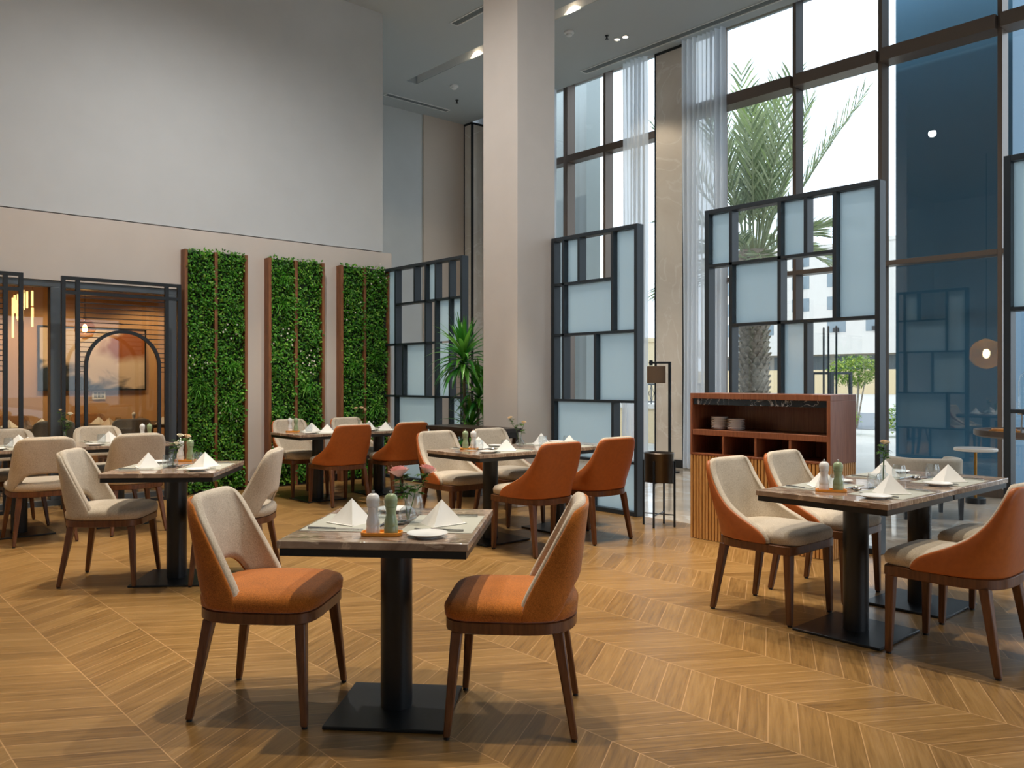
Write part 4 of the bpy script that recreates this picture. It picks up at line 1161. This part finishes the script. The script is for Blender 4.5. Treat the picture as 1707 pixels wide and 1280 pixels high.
LC = thing('lounge_chair', 'low lounge chair with beige rolled top and dark shell behind the right table', 'chair', (8.45, 3.42, 0), R(-48))
m = MB(); loops(m, [(0.26, 0.01), (0.27, 0), (0.38, 0), (0.40, 0.02)], 0.33, 0.32, 0.0, 3.4, 40); m.build('shell', M_dkwood, LC)
m = MB(); loops(m, [(0.40, 0.05), (0.42, 0.04), (0.455, 0.05), (0.47, 0.10), (0.475, 0.2)], 0.33, 0.32, 0.02, 3.4, 40); m.build('seat_cushion', M_beige, LC, angle=60)
w_ = lambda z: 0.34 - 0.02 * (z - 0.40); yr_ = lambda z: -0.33 - 0.1 * (z - 0.40)
yf_ = lambda z: 0.22 - 0.3 * max(0, z - 0.5)
mk = lambda o_: back_surface(o_, w_, yr_, yf_, lambda s: 0.39, lambda s: 0.59 - 0.02 * abs(s) ** 4, 3.0, 31, 6)
m = MB(); closed_shell(m, mk(0.0), mk(0.10)); m.build('back_roll', M_beige, LC, sub=1)
for sx_ in (-1, 1):
    for sy_ in (-1, 1):
        MB().beam((sx_ * 0.25, sy_ * 0.24, 0), (sx_ * 0.25, sy_ * 0.24, 0.27), 0.03, 0.03, w1=0.045, h1=0.045).build('leg', M_black, LC)

bx_, by_ = 7.79, 2.24
BT = thing('buffet_table', 'round dark buffet table with raised rim at the right edge', 'table', (bx_, by_, 0))
MB().lathe([(0.0, 0.86), (0.44, 0.86), (0.47, 0.875), (0.47, 0.918), (0.455, 0.918), (0.455, 0.90), (0.0, 0.90)], 48, cap0=False, cap1=False).build('table_top', M_bronze, BT, angle=35)
MB().lathe([(0.05, 0.03), (0.05, 0.86)], 24).build('stem', M_black, BT)
MB().lathe([(0.28, 0), (0.28, 0.025), (0.05, 0.035)], 36).build('base', M_black, BT)
gx, gy = view(-0.27, 0.02)
o = MB().box(-0.10, 0.10, -0.055, 0.055, 0, 0.018).box(-0.085, 0.085, -0.04, 0.04, 0.018, 0.03).build('serving_board', M_tray, loc=(bx_ + gx, by_ + gy, 0.90), bevel=0.003); o.rotation_euler = (0, 0, R(-40))
tag(o, 'small gold serving board on the round buffet table', 'board')
gx, gy = view(-0.10, -0.05)
DJ = thing('drink_dispenser', 'domed glass drink dispenser with metal base on the buffet table', 'dispenser', (bx_ + gx, by_ + gy, 0.90))
for i in range(3):
    q = R(30 + 120 * i); MB().tube([(0.085 * math.cos(q), 0.085 * math.sin(q), 0), (0.075 * math.cos(q), 0.075 * math.sin(q), 0.15)], 0.007, 8).build('leg', M_steel, DJ)
MB().lathe([(0.09, 0.15), (0.092, 0.155), (0.092, 0.19), (0.085, 0.195)], 32).build('base', M_steel, DJ)
MB().lathe([(0.082, 0.196), (0.083, 0.20), (0.083, 0.42), (0.07, 0.47), (0.04, 0.50), (0.012, 0.51)], 32).build('jar', M_water, DJ, angle=60)
MB().lathe([(0.012, 0.51), (0.02, 0.525), (0.012, 0.54)], 14).build('knob', M_steel, DJ)
MB().tube([(-0.085, -0.03, 0.172), (-0.12, -0.04, 0.172), (-0.125, -0.042, 0.155)], 0.008, 8).build('tap', M_black, DJ)

# amber pendant further back in the room, seen only as a reflection in the dark glass
PA = thing('pendant_lamp', 'glowing amber faceted pendant lamp mirrored in the dark window', 'lamp', (0.6, 6.9, 1.93))
MB().lathe([(0.05, 0.34), (0.24, 0.25), (0.35, 0.08), (0.36, -0.08), (0.24, -0.26), (0.06, -0.34)], 12).build('shade', M_amber, PA, smooth=False)
MB().lathe([(0.03, -0.10), (0.075, -0.03), (0.075, 0.04), (0.03, 0.10)], 12).build('bulb', emit('amber_bulb', (1.0, 0.66, 0.26, 1), 170), PA)
MB().tube([(0, 0, 0.34), (0, 0, 4.50)], 0.008, 6).build('cord', M_black, PA)

# ------------------------------------------------------------------ private dining room behind the glass
PF = thing('framed_painting', 'large framed abstract painting on the tan wall behind the glass', 'painting', (3.45, 12.99, 1.64))
MB().box(-0.70, 0.70, -0.022, -0.006, -0.435, 0.435).build('canvas', M_paint, PF, smooth=False)
m = MB(); m.box(-0.72, -0.70, -0.035, 0, -0.455, 0.455); m.box(0.70, 0.72, -0.035, 0, -0.455, 0.455); m.box(-0.70, 0.70, -0.035, 0, 0.435, 0.455); m.box(-0.70, 0.70, -0.035, 0, -0.455, -0.435)
m.build('frame', M_black, PF, smooth=False)
SW = thing('switch_plate', 'pale switch plate on the tan wall below the painting', 'switch', (3.52, 12.995, 1.12))
MB().box(-0.09, 0.09, -0.012, 0, -0.065, 0.065).build('plate', M_plastic, SW, bevel=0.003)
for i in range(3):
    for j in range(2):
        MB().box(-0.065 + i * 0.048, -0.03 + i * 0.048, -0.016, -0.012, -0.04 + j * 0.045, -0.005 + j * 0.045).build('button', M_vent, SW, smooth=False)
PD = thing('pendant_lamp', 'amber glass globe pendant hanging behind the arch screen', 'lamp', (3.02, 11.77, 2.0))
MB().lathe([(0.02, 0.135), (0.09, 0.10), (0.135, 0.0), (0.09, -0.10), (0.02, -0.135)], 20).build('globe', pane_glass('amber_globe_glass', (0.95, 0.72, 0.42, 1), 1.6), PD, angle=60)
MB().lathe([(0.012, -0.05), (0.03, -0.02), (0.03, 0.02), (0.012, 0.06)], 14).build('bulb', M_bulb, PD)
MB().tube([(0, 0, 0.06), (0, 0, 0.95)], 0.004, 6).build('cord', M_black, PD)
MB().lathe([(0.02, 0.12), (0.022, 0.17)], 12).build('cap', M_brass, PD)
CH = thing('chandelier', 'gold chandelier of hanging glass tubes behind the glass at left', 'lamp', (2.42, 12.45, 2.94))
MB().lathe([(0.26, -0.03), (0.26, 0.0)], 28).build('canopy', M_brass, CH)
M_tube = emit('glowing_gold_tube', (1.0, 0.66, 0.26, 1), 1.4)
for i in range(16):
    q = i * 2.4; r_ = 0.03 + 0.13 * ((i * 0.37) % 1.0); top = 0.42 + 0.25 * ((i * 0.61) % 1.0); L = random.uniform(0.10, 0.26) if i != 4 else 0.52
    w_ = MB().tube([(r_ * math.cos(q), r_ * math.sin(q), -top), (r_ * math.cos(q), r_ * math.sin(q), -top - L)], 0.014, 8).build('glass_tube', M_tube, CH)
    MB().tube([(r_ * math.cos(q), r_ * math.sin(q), -0.03), (r_ * math.cos(q), r_ * math.sin(q), -top)], 0.002, 5).build('wire', M_brass, w_)
PT = thing('dining_table', 'dark private-room table laid with napkins behind the glass', 'table', (3.0, 11.7, 0))
MB().box(-1.45, 1.45, -0.5, 0.5, 0.71, 0.75).build('table_top', M_dkwood, PT, bevel=0.004)
for x in (-0.8, 0.8):
    MB().lathe([(0.06, 0.015), (0.06, 0.71)], 24, (x, 0, 0)).box(x - 0.26, x + 0.26, -0.26, 0.26, 0, 0.015).build('pedestal', M_black, PT)
gpn = 'private-room napkins'
for x, y, lab in [(3.22, 11.9, 'napkin on the private-room table, first one right of the mullion'), (3.24, 11.5, 'low folded napkin on the private-room table, second from the mullion'),
                  (4.05, 11.75, 'napkin on the private-room table, right of the pepper mill'), (3.9, 11.45, 'napkin on the private-room table at the right inner upright'),
                  (2.15, 11.7, 'napkin on the private-room table at the left edge of the photo'), (2.55, 11.9, 'napkin on the private-room table just left of the mullion')]:
    napkin_k.put('white folded ' + lab, (x, y, 0.75), random.uniform(-0.5, 0.5), gpn)
salt_k.put('white mill on the private-room table behind the glass', (3.62, 11.75, 0.75), 0, 'salt mills')
for x, y, lab in [(3.45, 11.85, 'water glass on the private-room table beside the mill'), (2.35, 11.75, 'water glass on the private-room table left of the mullion'), (3.75, 11.9, 'water glass on the private-room table under the painting')]:
    glass_k.put(lab, (x, y, 0.75), 0, 'private-room glasses')
gc = 'grey barrel chairs behind the glass'
grey_kit.put('grey rounded chair behind the glass, within the arch opening', (3.22, 10.82, 0), 0.0, gc)
grey_kit.put('grey rounded chair behind the glass, left of the wide mullion', (2.36, 10.85, 0), 0.1, gc)
grey_kit.put('grey rounded chair behind the glass, beside the right jamb', (3.95, 10.85, 0), -0.1, gc)
brown_kit.put('brown chair beyond the private-room table, within the arch opening', (3.3, 12.42, 0), R(180), 'brown chairs behind the glass')
brown_kit.put('brown chair beyond the private-room table, by the left screen', (2.35, 12.42, 0), R(180), 'brown chairs behind the glass')
def point(x, y, z, p, col=WARM, r=0.08):
    d = bpy.data.lights.new('pendant_glow', 'POINT'); d.energy = p; d.color = col; d.shadow_soft_size = r
    o = bpy.data.objects.new('pendant_glow', d); o.location = (x, y, z); C.objects.link(o)
spot(3.0, 11.9, 95, 130, (1.0, 0.70, 0.38), z=2.90)
spot(1.6, 11.9, 95, 130, (1.0, 0.70, 0.38), z=2.90)
spot(4.2, 12.2, 70, 120, (1.0, 0.70, 0.38), z=2.90)

# ------------------------------------------------------------------ outside
o = MB().box(10.75, 140, -60, 140, -0.30, -0.12).build('ground', M_ground, smooth=False); struct(o)
o = MB().box(24, 36, -60, 140, -0.12, -0.10).build('road', M_road, smooth=False); struct(o, 'grey road in the distance outside', 'road')
o = MB().box(11.6, 12.6, 3.62, 5.07, -0.12, 9.0).build('cladding_pier', M_blue, smooth=False); struct(o, 'dark blue clad pier close outside the window', 'pier')
o = MB().box(12.0, 12.4, 11.3, 12.7, -0.12, 9.0).build('exterior_pier', plain('grey_render', srgb(176, 184, 184), 0.9), smooth=False); struct(o, 'grey rendered pier outside the far window', 'pier')

def palm(x, y, label):
    t = thing('palm_tree', label, 'palm tree', (x, y, -0.12))
    m = MB(); n = 22; rings = []
    for i in range(30):
        z = i * 0.136; r_ = 0.262 + 0.02 * math.sin(i * 1.3) + (0.05 if z > 3.3 else 0)
        rings.append([(r_ * math.cos(2 * math.pi * k_ / n), r_ * math.sin(2 * math.pi * k_ / n), z) for k_ in range(n)])
    m.ring_surface(rings); m.build('trunk', M_palmtrunk, t)
    sc = MB()
    for i in range(36):
        z = 0.05 + i * 0.107
        for k_ in range(13):
            q = 2 * math.pi * (k_ + 0.5 * (i % 2)) / 13 + random.uniform(-.06, .06)
            c, s = math.cos(q), math.sin(q); r_ = 0.262
            tw = 0.062; P = lambda rr, w_, zz: (c * rr - s * w_, s * rr + c * w_, z + zz)
            k2 = random.uniform(0.035, 0.075)
            sc.add([P(r_ - 0.01, -tw, 0), P(r_ - 0.01, tw, 0), P(r_ + k2, 0.03, 0.105), P(r_ + k2, -0.03, 0.105), P(r_ - 0.01, -tw, 0.06), P(r_ - 0.01, tw, 0.06), P(r_ + k2 - 0.02, 0, 0.125)],
                   [(0, 1, 2, 3), (3, 2, 6), (0, 3, 4), (1, 5, 2), (4, 3, 6), (5, 6, 2), (4, 6, 5)])
    sc.build('leaf_bases', M_palmtrunk, t, recalc=False, smooth=False)
    for i in range(40):
        q = i * 2.4; u = i / 39
        if i < 24:
            el = R(88 - 34 * i / 24) + random.uniform(-0.05, 0.05); L = random.uniform(2.5, 3.3)
        else:
            el = R(random.uniform(5, 48)); L = random.uniform(1.3, 2.1)
        d = Vector((math.cos(q) * math.cos(el), math.sin(q) * math.cos(el), math.sin(el)))
        p = Vector((0.16 * math.cos(q), 0.16 * math.sin(q), 3.75 + 0.25 * (1 - u)))
        droop = 0.15 if i < 24 else 1.0
        pts = [p.copy()]; dirs = [d.copy()]
        for k_ in range(14):
            p = p + d * (L / 14); d = (d + Vector((0, 0, -droop / 14))).normalized(); pts.append(p.copy()); dirs.append(d.copy())
        f = MB(); f.tube(pts, 0.022, 5, r1=0.004)
        for k_ in range(3, 15):
            for e in (0.0, 0.5):
                if k_ == 14 and e: continue
                b = pts[k_].lerp(pts[min(k_ + 1, 14)], e); dr = dirs[k_]
                sd = dr.cross(Vector((0, 0, 1)))
                if sd.length < 1e-3: sd = Vector((1, 0, 0))
                sd.normalize(); upv = sd.cross(dr)
                ll = 0.52 * math.sin(math.pi * min(1, (k_ + e - 1.5) / 14.5)) ** 0.6 + 0.12
                for sg in (-1, 1):
                    ld = (dr * 0.90 + sd * sg * 0.55 + upv * 0.25 + Vector((random.uniform(-.1, .1), random.uniform(-.1, .1), random.uniform(-.15, .05)))).normalized()
                    nn = ld.cross(upv).normalized() * 0.014
                    f.add([b - nn, b + nn, b + ld * ll * 0.6 + nn * 1.3, b + ld * ll + Vector((0, 0, -0.04)), b + ld * ll * 0.6 - nn * 1.3], [(0, 1, 2, 3, 4)])
        f.build('frond', M_palmleaf, t, recalc=False, smooth=False)
palm(14.1, 8.87, 'tall date palm with a scaly trunk outside the window')

BL = thing('building', 'white multi-storey building across the road outside', 'building', (95, 48, -0.12))
MB().box(-5, 12, -14, 16, 0, 16.6).box(-5.1, 12.1, -14.1, 16.1, 16.6, 17.0).build('facade', M_build, BL, smooth=False)
MB().box(-9, -5, -14, 16, 4.3, 6.4).build('canopy', M_build, BL, smooth=False)
MB().box(-8.6, -5, -14, 16, 0, 2.6).build('podium_wall', M_build_tan, BL, smooth=False)
for fl_ in range(4):
    for y in (-10.5, -6.5, -2.0, 2.4, 7.0, 11.5):
        z = 6.9 + fl_ * 2.6
        w_ = MB().box(-5.04, -5.0, y - 1.1, y + 1.1, z, z + 1.5).build('window', M_bwin, BL, smooth=False)
        MB().box(-5.3, -5.04, y - 0.3, y + 0.3, z + 0.05, z + 0.5).build('air_conditioner', M_black, w_, smooth=False)
for y in (-11, -7.2, -3.4, 0.4, 4.2, 8.0, 11.8):
    MB().box(-5.06, -5.0, y - 1.6, y + 1.6, 2.7, 4.2).build('shutter', M_bwin, BL, smooth=False)
BT2 = thing('building', 'small tan building far off, seen through the middle screen', 'building', (44.5, 41.5, -0.12))
MB().box(-3, 3, -3.5, 3, 0, 4.2).box(-3.1, 3.1, -3.6, 3.1, 4.2, 4.5).build('facade', M_build_tan, BT2, smooth=False)
for y in (-2.3, -0.7, 0.9):
    MB().box(-3.04, -3.0, y - 0.35, y + 0.35, 1.3, 2.5).build('window', M_bwin, BT2, smooth=False)

def shrub(x, y, zc, rx, rz_, n, label, mat, trunk=True):
    t = thing('shrub', label, 'shrub', (x, y, -0.12))
    if trunk:
        m = MB()
        for i in range(5):
            q = i * 1.3; m.tube([(0.04 * math.cos(q), 0.04 * math.sin(q), 0), (0.2 * math.cos(q), 0.2 * math.sin(q), zc * 0.6), (0.4 * rx * math.cos(q), 0.4 * rx * math.sin(q), zc)], 0.03, 6, r1=0.012)
        m.build('branches', M_palmtrunk, t)
    m = MB()
    for _ in range(n):
        v = Vector((random.gauss(0, 1), random.gauss(0, 1), random.gauss(0, 1))).normalized() * random.uniform(0.6, 1.0)
        v = v * (1 + 0.15 * math.sin(v.x * 7) * math.cos(v.y * 6))
        p = Vector((v.x * rx, v.y * rx, zc + v.z * rz_))
        if p.z < 0.02: continue
        leaf_quads(m, p, Vector((random.uniform(-1, 1), random.uniform(-1, 1), random.uniform(-.3, 1))).normalized(), Vector((0, 0, 1)), random.uniform(.09, .15), .06)
    m.build('foliage', mat, t, recalc=False, smooth=False)
sx_, sy_ = 25 * 0.9737, 25 * 0.4739
shrub(sx_, sy_, 1.72, 0.80, 0.48, 1700, 'round leafy shrub on bare stems outside the window', M_bush)
for i in range(3):
    shrub(21.5, 9.4 + i * 1.5, 0.45, 0.5, 0.35, 500, ['low clipped hedge clump outside, nearest the dark mullion', 'low clipped hedge clump outside, in the middle', 'low clipped hedge clump outside, behind the sideboard'][i], M_bush, False)

LT = thing('lantern', 'black open-framed metal lantern box standing outside the window', 'lantern', (13.25, 6.86, -0.12), R(-20))
m = MB(); a = 0.21
for i in (-1, 1):
    for j in (-1, 1): m.box(i * a - 0.022, i * a + 0.022, j * a - 0.022, j * a + 0.022, 0, 1.59)
for z in (0.02, 1.55):
    for i in (-1, 1):
        m.box(i * a - 0.02, i * a + 0.02, -a, a, z, z + 0.04); m.box(-a, a, i * a - 0.02, i * a + 0.02, z, z + 0.04)
m.build('frame', M_screen, LT, smooth=False)
MB().box(-a, a, -a, a, 0.06, 0.10).build('floor_plate', M_screen, LT, smooth=False)
for px_, py_, h_, lab in [(12.84, 6.78, 2.30, 'left of three thin dark posts outside'), (12.88, 6.72, 2.32, 'middle of three thin dark posts outside'), (12.95, 6.62, 2.32, 'right of three thin dark posts outside')]:
    o = MB().lathe([(0.016, 0), (0.016, h_), (0.010, h_ + 0.02)], 10).lathe([(0.05, 0), (0.05, 0.02)], 12).build('metal_post', M_screen, loc=(px_, py_, -0.12)); tag(o, lab, 'post', 'thin metal posts outside')

RL = thing('railing', 'white lattice railing on a low stone wall outside', 'railing', (15.2, 13.6, -0.12))
MB().box(-0.12, 0.12, -3.0, 3.0, 0, 0.80).build('stone_wall', M_build_tan, RL, smooth=False)
MB().box(-0.16, 0.16, -3.0, 3.0, 0.80, 0.90).build('coping', M_build, RL, smooth=False)
m = MB(); m.box(-0.02, 0.02, -3, 3, 1.34, 1.38); m.box(-0.02, 0.02, -3, 3, 0.94, 0.97)
for i in range(40):
    y = -3 + i * 0.15; m.box(-0.012, 0.012, y, y + 0.016, 0.90, 1.38)
    m.tube([(0, y, 0.95), (0, y + 0.15, 1.35)], 0.007, 4); m.tube([(0, y + 0.15, 0.95), (0, y, 1.35)], 0.007, 4)
m.build('lattice', M_screen, RL, smooth=False)
